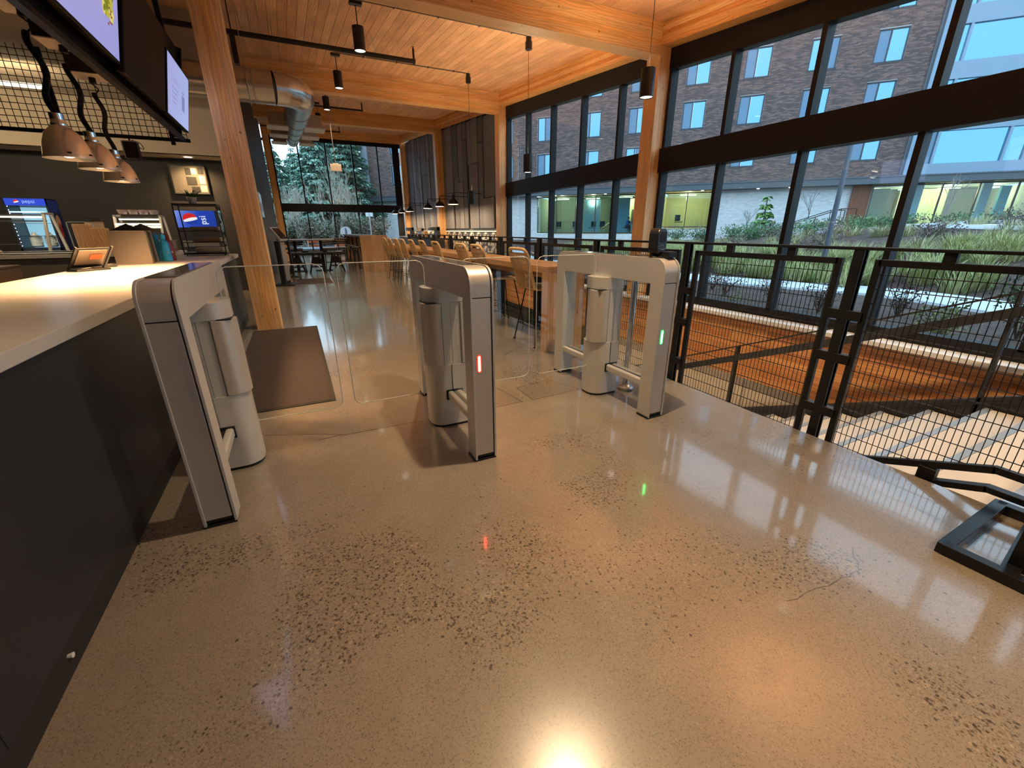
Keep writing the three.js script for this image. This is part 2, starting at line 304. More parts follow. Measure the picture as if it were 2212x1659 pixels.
// ---- acoustic panel wall and tile band, bays 3 and 4 on the right
{
  const w = S('wall_right'); mesh('backing', [bx(0.15, 4.3, 12.2, 6.12, 3.3, -18.8), bx(0.15, 1.25, 12.2, 6.12, 0.6, -18.8)], BLACKM, w);
  const FELT = [0.17, 0.20, 0.15, 0.22].map((v) => M([v, v * 0.98, v * 1.03], 0.95)); reseed(15);
  for (let b = 0; b < 2; b++) {
    let z = -12.78 - b * BAY; const end = z - 5.92, row0 = 1.24;
    const ws = [0.62, 0.95, 0.5, 1.0, 0.45, 0.55, 0.62, 1.2]; let s = 0; for (const q of ws) s += q;
    ws.forEach((q, i) => {
      const d = q * 5.92 / s, top = ceilY(z - d / 2) - 0.31, cut = [3.55, 2.2, 3.9, 3.35, 4.2, 2.9, 3.1, 2.6][i] + b * 0.25, sh = [0.1, -0.08, 0, 0.14, 0, 0.0, 0.12, 0][i];
      const th = 0.03 + 0.035 * ((i * 3 + b) % 3) / 2;
      mesh('panel', rb(th, top - cut - 0.02, d - 0.075, 0.004, 6.03 - th / 2, (top + cut) / 2, z - d / 2, 'y', 1), FELT[(i + b) % 4], w);
      mesh('panel', rb(th + 0.02, cut - row0 - 0.02, d - 0.075, 0.004, 6.03 - th / 2 - 0.01, (row0 + cut) / 2, z - d / 2 + sh, 'y', 1), FELT[(i + b + 2) % 4], w);
      z -= d;
    });
    mesh('trim', bx(0.06, 0.07, 5.9, 6.0, 1.2, -15.74 - b * BAY), BLACK, w);
    // tiles with a printed triangle pattern
    const cv = document.createElement('canvas'); cv.width = cv.height = 64; const c = cv.getContext('2d'); c.fillStyle = '#e9e2d2'; c.fillRect(0, 0, 64, 64); c.fillStyle = '#1c1a1a';
    c.beginPath(); if (b) { c.moveTo(0, 0); c.lineTo(64, 0); c.lineTo(0, 64); } else { c.moveTo(64, 64); c.lineTo(64, 0); c.lineTo(0, 64); } c.fill(); c.fillStyle = '#8b8378'; c.beginPath(); c.moveTo(32, 32); c.lineTo(64, 32); c.lineTo(32, 64); c.fill();
    const tm = M(0xffffff, 0.3, 0, { map: fin(new THREE.CanvasTexture(cv)) });
    const gs = [0, 1, 2].map((k) => { const g = new THREE.BoxGeometry(0.215, 0.215, 0.014); g.rotateZ(k * PI / 2); return g.rotateY(-PI / 2); });
    for (let i = 0; i < 26; i++) for (let j = 0; j < 5; j++) { const m = new THREE.Mesh(gs[(i * 2 + j * 3 + ((i * j) % 2)) % 3], tm); m.name = 'tile_' + String(b * 130 + i * 5 + j).padStart(3, '0'); m.position.set(6.03, 0.12 + j * 0.221, -13.0 - b * BAY - i * 0.2255); w.add(m); }
  }
  area(5.78, 1.16, -15.7, 0.05, 5.4, 16, 0xffd9a0, 5.98, 0.6, -15.7); area(5.78, 1.16, -21.9, 0.05, 5.2, 16, 0xffd9a0, 5.98, 0.6, -21.9);
  for (const z of [-15.7, -21.9]) { const m = one('under_panel_light', z > -18 ? 'warm light strip under the dark wall panels, nearer of the two' : 'warm light strip under the dark wall panels, farther of the two', 'light', bx(0.03, 0.02, 5.3), glow(0xffdfae, 3), [5.9, 1.15, z]); }
}
// ---- left and back walls, kitchen bulkhead
{
  const w = S('wall_left');
  mesh('wall', [bx(0.2, 6.4, 37.4, -8.1, 3.2, -6.4)], DARKWALL, w);
  mesh('wall', bx(0.16, 6.2, 14.0, -0.74, 3.1, -18.0), M([0.03, 0.03, 0.032], 0.6), w); mesh('end_panel', bx(0.15, 4.7, 0.06, -0.735, 2.35, -10.97), WHITE, w);
  const b = S('wall_back'); mesh('wall', [bx(14.2, 4.5, 0.2, -1, 1.4, 12.35)], BEIGE, b);
  const k = S('wall_kitchen'); mesh('wall', bx(7.4, 2.6, 0.2, -4.4, 1.25, -10.82), DARKWALL, k);
  mesh('bulkhead', [bx(7.35, 2.6, 0.12, -4.4, 3.78, -10.15), bx(7.35, 0.12, 0.7, -4.4, 2.54, -10.45)], BEIGE, k);
  mesh('wall', bx(7.3, 6, 0.1, -4.45, 3, -24.95), DARKWALL, k);
  const c = S('ceiling_kitchen'); mesh('panel', bx(6.2, 0.08, 9.5, -4.7, 3.0, -3.9), M([0.34, 0.28, 0.22], 0.9), c);
}
// ================================================================ SPEED GATES
const GLOSSTOP = M([0.34, 0.32, 0.30], 0.12, 0.8);
function gate(cx, label, sides, led) {
  const g = T('speed_gate', label, 'turnstile', [cx, 0, -2.5]), hw = 0.066, H = 1.035, hl = 0.6;
  // side plates: inverted U with rounded top corners
  const plate = () => {
    const s = new THREE.Shape(), R = 0.085, ph = 0.107, ib = 0.885;
    s.moveTo(-hl, 0.012); s.lineTo(-hl + ph, 0.012); s.lineTo(-hl + ph, ib); s.lineTo(hl - ph, ib); s.lineTo(hl - ph, 0.012); s.lineTo(hl, 0.012); s.lineTo(hl, H - R); s.absarc(hl - R, H - R, R, 0, PI / 2); s.lineTo(-hl + R, H); s.absarc(-hl + R, H - R, R, PI / 2, PI); s.lineTo(-hl, 0.012);
    return ext(s, 0.008, 0.0015, 12).rotateY(-PI / 2);
  };
  for (const x of [hw - 0.0095, -hw + 0.0095 + 0.008]) { const p = plate(); p.translate(x > 0 ? x + 0.008 : x - 0.0 , 0, 0); mesh('side_panel', p, SATIN, g); }
  // black core behind the shadow gaps, with clad covers set into it
  const core = (r) => { const s = new THREE.Shape(), R = 0.08, e = hl - r, ph = 0.107, ib = 0.885, T1 = H - r; s.moveTo(-e, 0.02); s.lineTo(-hl + ph, 0.02); s.lineTo(-hl + ph, ib); s.lineTo(hl - ph, ib); s.lineTo(hl - ph, 0.02); s.lineTo(e, 0.02); s.lineTo(e, T1 - R); s.absarc(e - R, T1 - R, R, 0, PI / 2); s.lineTo(-e + R, T1); s.absarc(-e + R, T1 - R, R, PI / 2, PI); s.lineTo(-e, 0.02); return s; };
  mesh('core', ext(core(0.008), 0.108, 0, 10).translate(0, 0, -0.054).rotateY(-PI / 2), BLACK, g);
  for (const s of [1, -1]) mesh('inner_lining', [bx(0.114, 0.86, 0.003, 0, 0.452, s * (hl - 0.1085)), bx(0.114, 0.003, hl - 0.11, 0, 0.8835, s * (hl - 0.11) / 2)], SATIN, g);
  for (const s of [1, -1]) mesh('front_panel', rb(0.099, 0.852, 0.012, 0.002, 0, 0.462, s * (hl - 0.008)), SATIN2, g);
  const cap = new THREE.Shape(); { const e = hl - 0.002, t = 0.012, R = 0.083, T1 = H - 0.002; cap.moveTo(-e, 0.893); cap.lineTo(-e + t, 0.893); cap.lineTo(-e + t, T1 - R); cap.absarc(-e + R, T1 - R, R - t, PI, PI / 2, true); cap.lineTo(e - R, T1 - t); cap.absarc(e - R, T1 - R, R - t, PI / 2, 0, true); cap.lineTo(e - t, 0.893); cap.lineTo(e, 0.893); cap.lineTo(e, T1 - R); cap.absarc(e - R, T1 - R, R, 0, PI / 2); cap.lineTo(-e + R, T1); cap.absarc(-e + R, T1 - R, R, PI / 2, PI); cap.lineTo(-e, 0.893); }
  mesh('top_cover', ext(cap, 0.099, 0, 14).translate(0, 0, -0.0495).rotateY(-PI / 2), SATIN2, g);
  mesh('scanner_glass', rb(0.098, 0.004, 0.86, 0.0015, 0, H + 0.0005, 0.02), GLOSSTOP, g);
  each('base_plate', [bx(0.126, 0.014, 0.104, 0, 0.007, hl - 0.0535), bx(0.126, 0.014, 0.104, 0, 0.007, -hl + 0.0535)], BLACK, g);
  // pedestal: rounded on each side that carries a wing
  const half = 0.105, plan = (out, r, hz) => { const s = new THREE.Shape(), L = sides.includes(-1) ? -hw - out : -hw, Rr = sides.includes(1) ? hw + out : hw; const rl = sides.includes(-1) ? r : 0.004, rg = sides.includes(1) ? r : 0.004;
    s.moveTo(L + rl, -hz); s.lineTo(Rr - rg, -hz); s.absarc(Rr - rg, -hz + rg, rg, -PI / 2, 0); s.lineTo(Rr, hz - rg); s.absarc(Rr - rg, hz - rg, rg, 0, PI / 2); s.lineTo(L + rl, hz); s.absarc(L + rl, hz - rl, rl, PI / 2, PI); s.lineTo(L, -hz + rl); s.absarc(L + rl, -hz + rl, rl, PI, PI * 1.5); return s; };
  const up = (s, y0, y1, b = 0.002) => ext(s, y1 - y0 - 2 * b, b, 12).rotateX(-PI / 2).translate(0, y0 + b, 0);
  mesh('pedestal', [up(plan(0.078, 0.085, half), 0.016, 0.418), up(plan(0.062, 0.075, half - 0.006), 0.418, 0.80), up(plan(0.076, 0.085, half), 0.80, 0.884)], SATIN, g);
  mesh('pedestal_base', up(plan(0.074, 0.08, half - 0.004), 0.0, 0.016, 0.001), BLACK, g);
  each('seam', [bx(0.0015, 0.868, 0.0015, 0.055, 0.45, half + 0.0003), bx(0.0015, 0.868, 0.0015, -0.055, 0.45, half + 0.0003), bx(0.0015, 0.868, 0.0015, 0.0, 0.45, half + 0.0003)], BLACK, g);
  for (const s of sides) {
    const c = new THREE.Shape(); c.absarc(0, 0, 0.074, -PI / 2, PI / 2); c.lineTo(-0.02, 0.074); c.lineTo(-0.02, -0.074); 
    const cg = ext(c, 0.37, 0.003, 14).rotateX(-PI / 2); if (s < 0) cg.rotateY(PI); mesh('wing_clamp', cg.translate(s * 0.085, 0.424, 0.034), SATIN2, g);
    each('clamp_shadow_gap', [bx(0.06, 0.006, 0.15, s * 0.115, 0.8, 0.03), bx(0.006, 0.37, 0.006, s * 0.075, 0.61, 0.106)], BLACK, g);
    const x0 = 0.115, x1 = 0.590, sh = rrect(x1 - x0, 0.815, 0.045, (x0 + x1) / 2, 0.628), wg = ext(sh, 0.009, 0, 10).translate(0, 0, -0.0045); if (s < 0) wg.rotateY(PI);
    const w = mesh('glass_wing', wg, CLEAR, g);
    const pts = sh.getSpacedPoints(90).map((p) => [s * p.x, p.y, 0]); pts.pop(); mesh('glass_edge', tube(pts, 0.0026, 180, 4, true, 0.1), EDGE, w);
  }
  for (const s of [1, -1]) {
    const za = s * half, zb = s * (hl - 0.107), zc = (za + zb) / 2, L = Math.abs(zb - za);
    const r = mesh('rail', [rb(0.036, 0.05, L, 0.012, 0.028, 0.222, zc), rb(0.036, 0.05, L, 0.012, -0.028, 0.222, zc), bx(0.03, 0.02, L, 0, 0.216, zc)], SATIN, g);
    mesh('rail_strip', [bx(0.022, 0.03, L, 0, 0.226, zc)], BLACK, r); mesh('rail_socket', [bx(0.105, 0.064, 0.012, 0, 0.222, za + s * 0.004)], BLACK, r);
    mesh('infill_glass', bx(0.008, 0.636, L - 0.004, -0.012, 0.566, zc), CLEAR, g);
  }
  if (led) {
    const c = ext(rrect(0.014, 0.084, 0.0069, -0.02, 0.56), 0.002, 0.0006, 10).translate(0, 0, hl - 0.003), col = led === 'red' ? 0xff2418 : 0x10ff60;
    mesh('status_light', c, M([0.05, 0.05, 0.05], 0.4, 0, { emissive: new THREE.Color(led === 'red' ? 0xff9a80 : 0x90ffc0), emissiveIntensity: 2.6 }), g);
    mesh('light_bezel', ext(rrect(0.024, 0.094, 0.0119, -0.02, 0.56), 0.0015, 0.0005, 10).translate(0, 0, hl - 0.0026), M(led === 'red' ? [0.35, 0.03, 0.02] : [0.03, 0.3, 0.1], 0.4, 0, { emissive: new THREE.Color(col), emissiveIntensity: 0.9 }), g);
    area(cx - 0.02, 0.56, -1.893, 0.014, 0.084, 14, col, cx - 0.02, 0.56, 0);
  }
  return g;
}
gate(-0.48, 'silver speed gate beside the white service counter, with no status light', [1], null);
gate(0.765, 'middle silver speed gate with the red status light', [-1, 1], 'red');
gate(2.0, 'silver speed gate with the green status light and a scanner on top', [-1], 'green');
{ // scanner on the right gate
  const g = T('barcode_scanner', 'black upright barcode scanner on top of the gate with the green light', 'scanner', [1.985, 1.037, -2.03], 0.25);
  const s = rrect(0.088, 0.135, 0.03, 0, 0.092); mesh('body', ext(s, 0.05, 0.008, 10).translate(0, 0, -0.025), M([0.012, 0.012, 0.013], 0.35), g);
  mesh('scan_window', ext(rrect(0.06, 0.06, 0.012, 0, 0.118), 0.004, 0.001).translate(0, 0, 0.031), M([0.03, 0.03, 0.035], 0.05, 0.3), g);
  mesh('logo', [0, 1, 2, 3, 4, 5].map((k) => bx(k ? 0.004 : 0.006, 0.005, 0.001, -0.016 + k * 0.0065, 0.072, 0.0345)), M([0.5, 0.5, 0.5], 0.5), g);
  mesh('lip', tube([[-0.034, 0.052, 0.033], [0, 0.045, 0.036], [0.034, 0.052, 0.033]], 0.002, 12, 5), M([0.3, 0.3, 0.3], 0.3), g);
  mesh('stand', [lathe([[0, 0], [0.045, 0], [0.045, 0.006], [0.02, 0.014], [0.016, 0.04], [0, 0.04]], 20)], BLACK, g);
  const b = T('scanner_box', 'small flat black box beside the scanner on the right gate', 'box', [2.028, 1.037, -1.985], 0.1); mesh('case', rb(0.075, 0.034, 0.085, 0.004, 0, 0.017, 0), BLACK, b); mesh('cable', tube([[-0.03, 0.012, -0.04], [-0.05, 0.01, -0.09], [-0.06, 0.008, -0.2]], 0.003, 16, 5), BLACK, b);
}
{ // steel bollard behind the right gate
  const g = T('steel_bollard', 'round stainless steel post on a disc base behind the right gate', 'post', [2.19, 0, -2.42]);
  mesh('pole', [cy(0.024, 0.024, 1.0, 24, 0, 0.52, 0)], CHROME, g); mesh('base', lathe([[0, 0], [0.062, 0], [0.062, 0.022], [0.055, 0.03], [0.036, 0.03], [0.034, 0.05], [0, 0.05]], 28), STEEL, g); mesh('cap', lathe([[0.025, 1.01], [0.025, 1.03], [0, 1.034]], 24), STEEL, g);
}
// ================================================================ SERVICE COUNTER
{
  const PANEL = PM([0.016, 0.022, 0.031], 0.4, 0), c = T('service_counter', 'long dark slate-blue service counter base at the left edge', 'counter', [-0.78, 0, -3.05]);
  const n = 4, L = 8.0, z0 = 4.0; for (let k = 0; k < n; k++) mesh('panel', rb(0.03, 0.758, L / n - 0.002, 0.002, 0.003, 0.478, z0 - (k + 0.5) * L / n - 0.0), PANEL, c);
  mesh('kick_board', rb(0.02, 0.099, L, 0.002, 0.003, 0.05, 0), BLACKM, c); mesh('carcass', bx(0.78, 0.85, L - 0.02, -0.405, 0.43, 0), M([0.05, 0.05, 0.055], 0.6), c); mesh('end_panel', bx(0.8, 0.85, 0.02, -0.4, 0.43, -4.0), PANEL, c);
  mesh('wall_plug', cy(0.006, 0.008, 0.012, 12).rotateZ(PI / 2).translate(0.019, 0.06, 1.72), WHITE, c, 'tiny white plug');
  one('countertop', 'long white quartz countertop on the dark counter base', 'countertop', rb(0.93, 0.046, 8.08, 0.004, 0, 0, 0), PM([0.70, 0.68, 0.64], 0.28, 0), [-1.195, 0.882, -3.05]);
}
// ================================================================ RAILING AROUND THE STAIRWELL
{
  const X = 2.745, g = T('guard_railing', 'black steel guard railing with wire mesh panels along the floor edge', 'railing', [X, 0, -1.3]);
  const RB = M([0.013, 0.0125, 0.013], 0.42, 0.3), step = 1.172, zs = []; for (let k = -1; k <= 9; k++) zs.push(-step * k);
  mesh('top_rail', rb(0.055, 0.016, 11.9, 0.003, 0, 1.097, -step * 4 + 0.05), RB, g);
  zs.forEach((z, i) => {
    const near = z > -4; const pg = near ? [rb(0.012, 1.32, 0.052, 0.002, -0.018, 0.43, z + 0.0), rb(0.012, 1.32, 0.052, 0.002, 0.018, 0.43, z), bx(0.024, 1.2, 0.02, 0, 0.4, z)] : [rb(0.05, 1.32, 0.085, 0.003, 0, 0.43, z)];
    mesh('post', pg, RB, g);
    if (i === zs.length - 1) return;
    const a = z - 0.095, b = z - step + 0.095, w = 0.03, y0 = -0.13, y1 = 1.045;
    const f = mesh('panel_frame', [rb(w, y1 - (i ? y0 : 0.14), 0.034, 0.003, 0.0, ((i ? y0 : 0.14) + y1) / 2, a), rb(w, y1 - y0, 0.034, 0.003, 0.0, (y0 + y1) / 2, b), rb(w, 0.034, a - b, 0.003, 0, y1 - 0.017, (a + b) / 2), ...(i ? [rb(w, 0.034, a - b, 0.003, 0, y0 + 0.017, (a + b) / 2)] : [flat([0, y0 + 0.01, b], [0, 0.15, 0.775], w, 0.034), rb(w, 0.034, a - 0.765, 0.003, 0, 0.15, (a + 0.765) / 2)])], RB, g);
    if (!i) { mesh('lower_rail', [flat([0, y0 - 0.08, b], [0, 0.05, 0.775], 0.05, 0.03), rb(0.05, 0.03, a - 0.765, 0.003, 0, 0.05, (a + 0.765) / 2)], RB, f); mesh('rail_block', rb(0.05, 0.08, 0.07, 0.004, 0, 0.01, 0.56), RB, f); }
    each('spacer', [0.28, 0.72].map((t) => rb(0.032, 0.05, 0.05, 0.004, 0, 1.067, a + (b - a) * t)), RB, f);
    if (near) for (const y of [0.16, 0.49, 0.74]) each('clamp', [rb(0.05, 0.055, 0.085, 0.004, 0.0, y, a + 0.05), rb(0.05, 0.055, 0.085, 0.004, 0.0, y, z - step + 0.05)], RB, f);
    const low = (zz) => i ? y0 : Math.min(0.15, Math.max(y0, 0.15 + (-0.525 + 1.3 - zz) * -0.0 + ((zz - 0.775) < 0 ? (zz - 0.775) * 0.45 : 0)));
    const nv = Math.round((a - b) / 0.0262), wires = [], hor = [];
    for (let k = 1; k < nv; k++) { const zz = a + (b - a) * k / nv, q = low(zz); wires.push(cy(0.002, 0.002, y1 - q - 0.03, 5, 0, (q + y1) / 2, zz)); }
    for (let k = 1; k * 0.0765 < y1 - y0 - 0.02; k++) { const yy = y1 - 0.0765 * k, be = i || yy > 0.15 ? a : 0.775 - (0.15 - yy) / 0.45; hor.push(new THREE.CylinderGeometry(0.0026, 0.0026, Math.max(0.02, be - b), 5).rotateX(PI / 2).translate(0.004, yy, (be + b) / 2)); }
    if (i < 3) { wires.forEach((q) => mesh('wire', q, RB, g)); hor.forEach((q) => mesh('wire', q, RB, g)); }
    else { const s = mesh('wire_mesh', [...wires, ...hor], RB, g); s.userData.kind = 'stuff'; }
  });
}
// ================================================================ STAIR
{
  const g = S('stairs'), TREAD = M([0.52, 0.49, 0.44], 0.55), NOSE = M([0.30, 0.34, 0.38], 0.35, 0.4), STR = M([0.016, 0.015, 0.015], 0.5);
  for (let k = 1; k <= 16; k++) {
    const y = -0.157 * k, z1 = -0.485 - 0.36 * (k - 1), t = mesh('tread', rb(2.45, 0.05, 0.385, 0.003, 4.08, y - 0.025, z1 - 0.19), TREAD, g);
    mesh('nosing', bx(2.45, 0.008, 0.045, 4.08, y + 0.0015, z1 - 0.36), NOSE, t); mesh('riser', bx(2.45, 0.12, 0.012, 4.08, y - 0.1, z1 - 0.36), STR, t);
  }
  const s = 0.43, L = 6.2;
  mesh('stringer', [flat([5.36, 0.02, -0.3], [5.36, 0.02 - s * L, -0.3 - L], 0.06, 0.30), flat([5.36, 0.13, -0.3], [5.36, 0.13 - s * L, -0.3 - L], 0.09, 0.012)], STR, g);
  for (let k = 1; k <= 16; k++) mesh('tread_bracket', bx(0.05, 0.1, 0.2, 5.31, -0.157 * k - 0.06, -0.485 - 0.36 * (k - 1) - 0.15), STR, g);
  const r = T('stair_handrail', 'sloping black steel handrail on the window side of the stairs', 'handrail', [5.36, 0, 0]);
  const y0 = 1.255, sl = 0.43, zz = (z) => y0 + sl * z;
  mesh('top_bar', flat([0, zz(0.4), 0.4], [0, zz(-6), -6], 0.04, 0.018), STR, r); mesh('grip_rail', [flat([-0.05, zz(0.4) - 0.17, 0.4], [-0.05, zz(-6) - 0.17, -6], 0.05, 0.085), flat([-0.05, zz(0.4) - 0.128, 0.4], [-0.05, zz(-6) - 0.128, -6], 0.03, 0.004)], STR, r);
  for (const z of [-0.2, -1.3, -2.5, -3.72, -4.95]) { const b = -0.62 - 0.431 * 0 + s * (z + 0.3) + 0.62; mesh('post', bx(0.06, zz(z) - (b - 0.02), 0.03, 0, (zz(z) + b - 0.02) / 2, z), STR, r); mesh('bracket', bx(0.06, 0.02, 0.02, -0.03, zz(z) - 0.2, z), STR, r); }
}
{ // black steel stand base on the landing at the right edge
  const g = T('stand_base', 'black steel rectangular stand frame on the floor at the right edge', 'stand', [2.1, 0, -0.44], 0.03);
  const m = M([0.02, 0.02, 0.022], 0.28, 0.5), w = 0.045, h = 0.045;
  mesh('frame', [rb(0.6, h, w, 0.003, 0.28, h / 2, 0), rb(w, h, 0.62, 0.003, 0.0, h / 2, 0.30), rb(w, h, 0.62, 0.003, 0.56, h / 2, 0.30), rb(0.6, h, w, 0.003, 0.28, h / 2, 0.60)], m, g);
  mesh('upright', [flat([0.015, 0.02, 0.165], [0.48, 0.02, 0.12], 0.05, 0.04), rb(0.30, 1.1, 0.05, 0.004, 0.22, 0.57, 0.17)], m, g);
}
// ================================================================ FLOOR MATS
{
  const mt = (c) => { const t = dtex(256, 256, (i, j) => { const n = 0.75 + 0.5 * hsh(i, j + 77) + 0.2 * (vn(i / 3, j / 3, 85, 85) - 0.5); return c.map((v) => Math.min(255, v * n)); }); t.repeat.set(3, 3); return M(0xffffff, 0.95, 0, { map: t, bumpMap: t, bumpScale: 0.002 }); };
  const MAT = mt([58, 47, 44]), BL = M([0.02, 0.02, 0.02], 0.8);
  const a = T('floor_mat', 'large dark brown entrance mat beyond the left gate', 'mat', [-0.275, 0, -4.66]); mesh('pile', bx(0.70, 0.008, 2.88, 0, 0.006, 0), MAT, a); mesh('border', [rb(0.735, 0.007, 2.92, 0.002, 0, 0.0036, 0)], BL, a);
  const b = T('floor_mat', 'smaller dark mat far down the aisle near the tables', 'mat', [0.28, 0, -11.9]); mesh('pile', bx(0.80, 0.008, 1.25, 0, 0.006, 0), MAT, b); mesh('border', rb(0.84, 0.007, 1.29, 0.002, 0, 0.0036, 0), M([0.25, 0.22, 0.2], 0.6), b);
}
// ================================================================ BAR TABLE AND RATTAN STOOLS
{
  const x0 = 2.14, x1 = 2.60, z0 = -3.62, z1 = -12.3, yT = 0.86, t = T('bar_table', 'very long oak bar table along the stairwell railing', 'table', [(x0 + x1) / 2, 0, (z0 + z1) / 2]);
  const W = (x1 - x0) / 6, L = z0 - z1; reseed(4);
  for (let i = 0; i < 6; i++) mesh('board', rb(W - 0.0006, 0.062, L, 0.003, -0.23 + W * (i + 0.5), yT - 0.031, 0, 'z', 1), OAK[(i * 2) % 3], t);
  mesh('apron', [rb(0.02, 0.05, L - 0.2, 0.002, -0.2, yT - 0.087, 0, 'z')], OAK[2], t);
  for (const s of [1, -1]) mesh('leg', [0, 1, 2, 3, 4].map((i) => rb(0.0915, yT - 0.062, 0.075, 0.002, -0.184 + i * 0.092, (yT - 0.062) / 2, s * (L / 2 - 0.038), 'y', 1)), OAK[1], t);
}
const RATTAN = M([0.74, 0.49, 0.22], 0.45), RATT2 = M([0.36, 0.19, 0.075], 0.4), WIRE = M([0.015, 0.015, 0.016], 0.4, 0.5);
function rattanStool(label) {
  const g = T('rattan_stool', label, 'bar stool', [0, 0, 0], 0, 'rattan stools along the bar table');
  const sy = 0.61, hw = 0.20, bk = (y, z) => [-0.2 - (y - sy) * 0.30 - 0.02 * Math.cos(z / hw * 1.4), y, z];
  const top = sy + 0.40, loop = []; for (const [y, z] of [[sy + 0.0, -hw * 0.9], [sy + 0.2, -hw * 0.95], [top - 0.06, -hw], [top, -hw * 0.78], [top + 0.006, 0], [top, hw * 0.78], [top - 0.06, hw], [sy + 0.2, hw * 0.95], [sy, hw * 0.9]]) loop.push(bk(y, z));
  const b = mesh('backrest', [tube(loop, 0.0165, 60, 8, false, 0.3), tube([bk(top - 0.045, -hw * 0.95), bk(top - 0.045, 0), bk(top - 0.045, hw * 0.95)], 0.013, 16, 6)], RATTAN, g);
  for (const y of [sy + 0.06, sy + 0.19, top - 0.095]) mesh('cross_band', tube([bk(y, -hw * 0.92), bk(y, 0), bk(y, hw * 0.92)], 0.008, 12, 6), RATTAN, b);
  for (let k = 0; k < 11; k++) { const z = (k / 10 - 0.5) * 2 * hw * 0.84; mesh('cane', bar(bk(sy + 0.0, z), bk(top - 0.04, z), k % 5 === 0 ? 0.009 : 0.0062, 6), RATTAN, b); }
  const sp = []; for (const [x, z] of [[-0.19, -hw * 0.95], [0.05, -0.225], [0.19, -0.19], [0.215, 0], [0.19, 0.19], [0.05, 0.225], [-0.19, hw * 0.95]]) sp.push([x, sy + 0.018 * (x > 0.15 ? -1.4 : 0.2) , z]);
  const s = mesh('seat', [tube(sp, 0.0165, 48, 8), rb(0.39, 0.012, 0.40, 0.006, 0.0, sy - 0.004, 0)], RATTAN, g);
  for (let k = 0; k < 13; k++) { const z = (k / 12 - 0.5) * 0.4; mesh('cane', tube([[-0.2, sy + 0.012, z], [0, sy - 0.002 + 0.0, z * 1.05], [0.2, sy - 0.008, z * 0.95]], 0.0085, 10, 5), RATT2, s); }
  for (const [sx, sz] of [[1, 1], [1, -1], [-1, 1], [-1, -1]]) { const l = mesh('leg', bar([sx * 0.235, 0.01, sz * 0.245], [sx * 0.14, sy - 0.01, sz * 0.15], 0.0075, 8), WIRE, g); mesh('foot', lathe([[0, 0], [0.014, 0], [0.015, 0.012], [0.008, 0.022], [0, 0.022]], 10, sx * 0.235, 0, sz * 0.245), WIRE, l); }
  const f = (sx, sz, y) => { const t = 1 - y / (sy - 0.01); return [sx * (0.14 + 0.095 * t), y, sz * (0.15 + 0.095 * t)]; };
  mesh('foot_rest', [[1, 1, 1, -1], [1, -1, -1, -1], [-1, -1, -1, 1], [-1, 1, 1, 1]].map(([a, b2, c, d]) => bar(f(a, b2, 0.2), f(c, d, 0.2), 0.006, 6)), WIRE, g);
  mesh('seat_wire', [[1, 1, 1, -1], [1, -1, -1, -1], [-1, -1, -1, 1], [-1, 1, 1, 1]].map(([a, b2, c, d]) => bar(f(a, b2, 0.595), f(c, d, 0.595), 0.006, 6)), WIRE, g);
  return g;
}
{
  const zs = [-4.06, -5.22, -5.82, -7.06, -7.9, -8.73, -9.55, -10.2, -10.95, -11.6], ord = ['nearest rattan stool, standing alone by the near end of the bar table', 'second rattan stool from the near end, with a crumpled bag on its seat', 'third rattan stool from the near end of the bar table', 'fourth rattan stool from the near end, above the middle gate', 'fifth rattan stool from the near end of the bar table', 'sixth rattan stool, in the middle of the row behind the middle gate', 'fourth rattan stool counted from the far end of the bar', 'third rattan stool counted from the far end of the bar', 'second rattan stool counted from the far end of the bar', 'farthest rattan stool, at the far end of the bar table'];
  const a = rattanStool(ord[0]); zs.forEach((z, i) => { const p = [2.375, 0, z]; if (i) copy(a, ord[i], p, rr(-0.02, 0.02)); else { a.position.set(...p); } });
  // crumpled clear bag on the second seat
  const bag = new THREE.SphereGeometry(0.17, 28, 18), bp = bag.attributes.position; for (let i = 0; i < bp.count; i++) { const x = bp.getX(i), y = bp.getY(i), z = bp.getZ(i), n = 0.72 + 0.5 * vn(x * 14 + 20, z * 14 + y * 9 + 31) ; bp.setXYZ(i, x * n * 1.05, Math.max(0, y * n * 0.5 + 0.035), z * n * 0.95); } bag.computeVertexNormals();
  one('plastic_bag', 'crumpled brown plastic bag on the seat of the second stool', 'bag', bag, PM([0.25, 0.19, 0.14], 0.25, 0, { transmission: 0.3, thickness: 0 }), [2.41, 0.64, -5.2]);
}
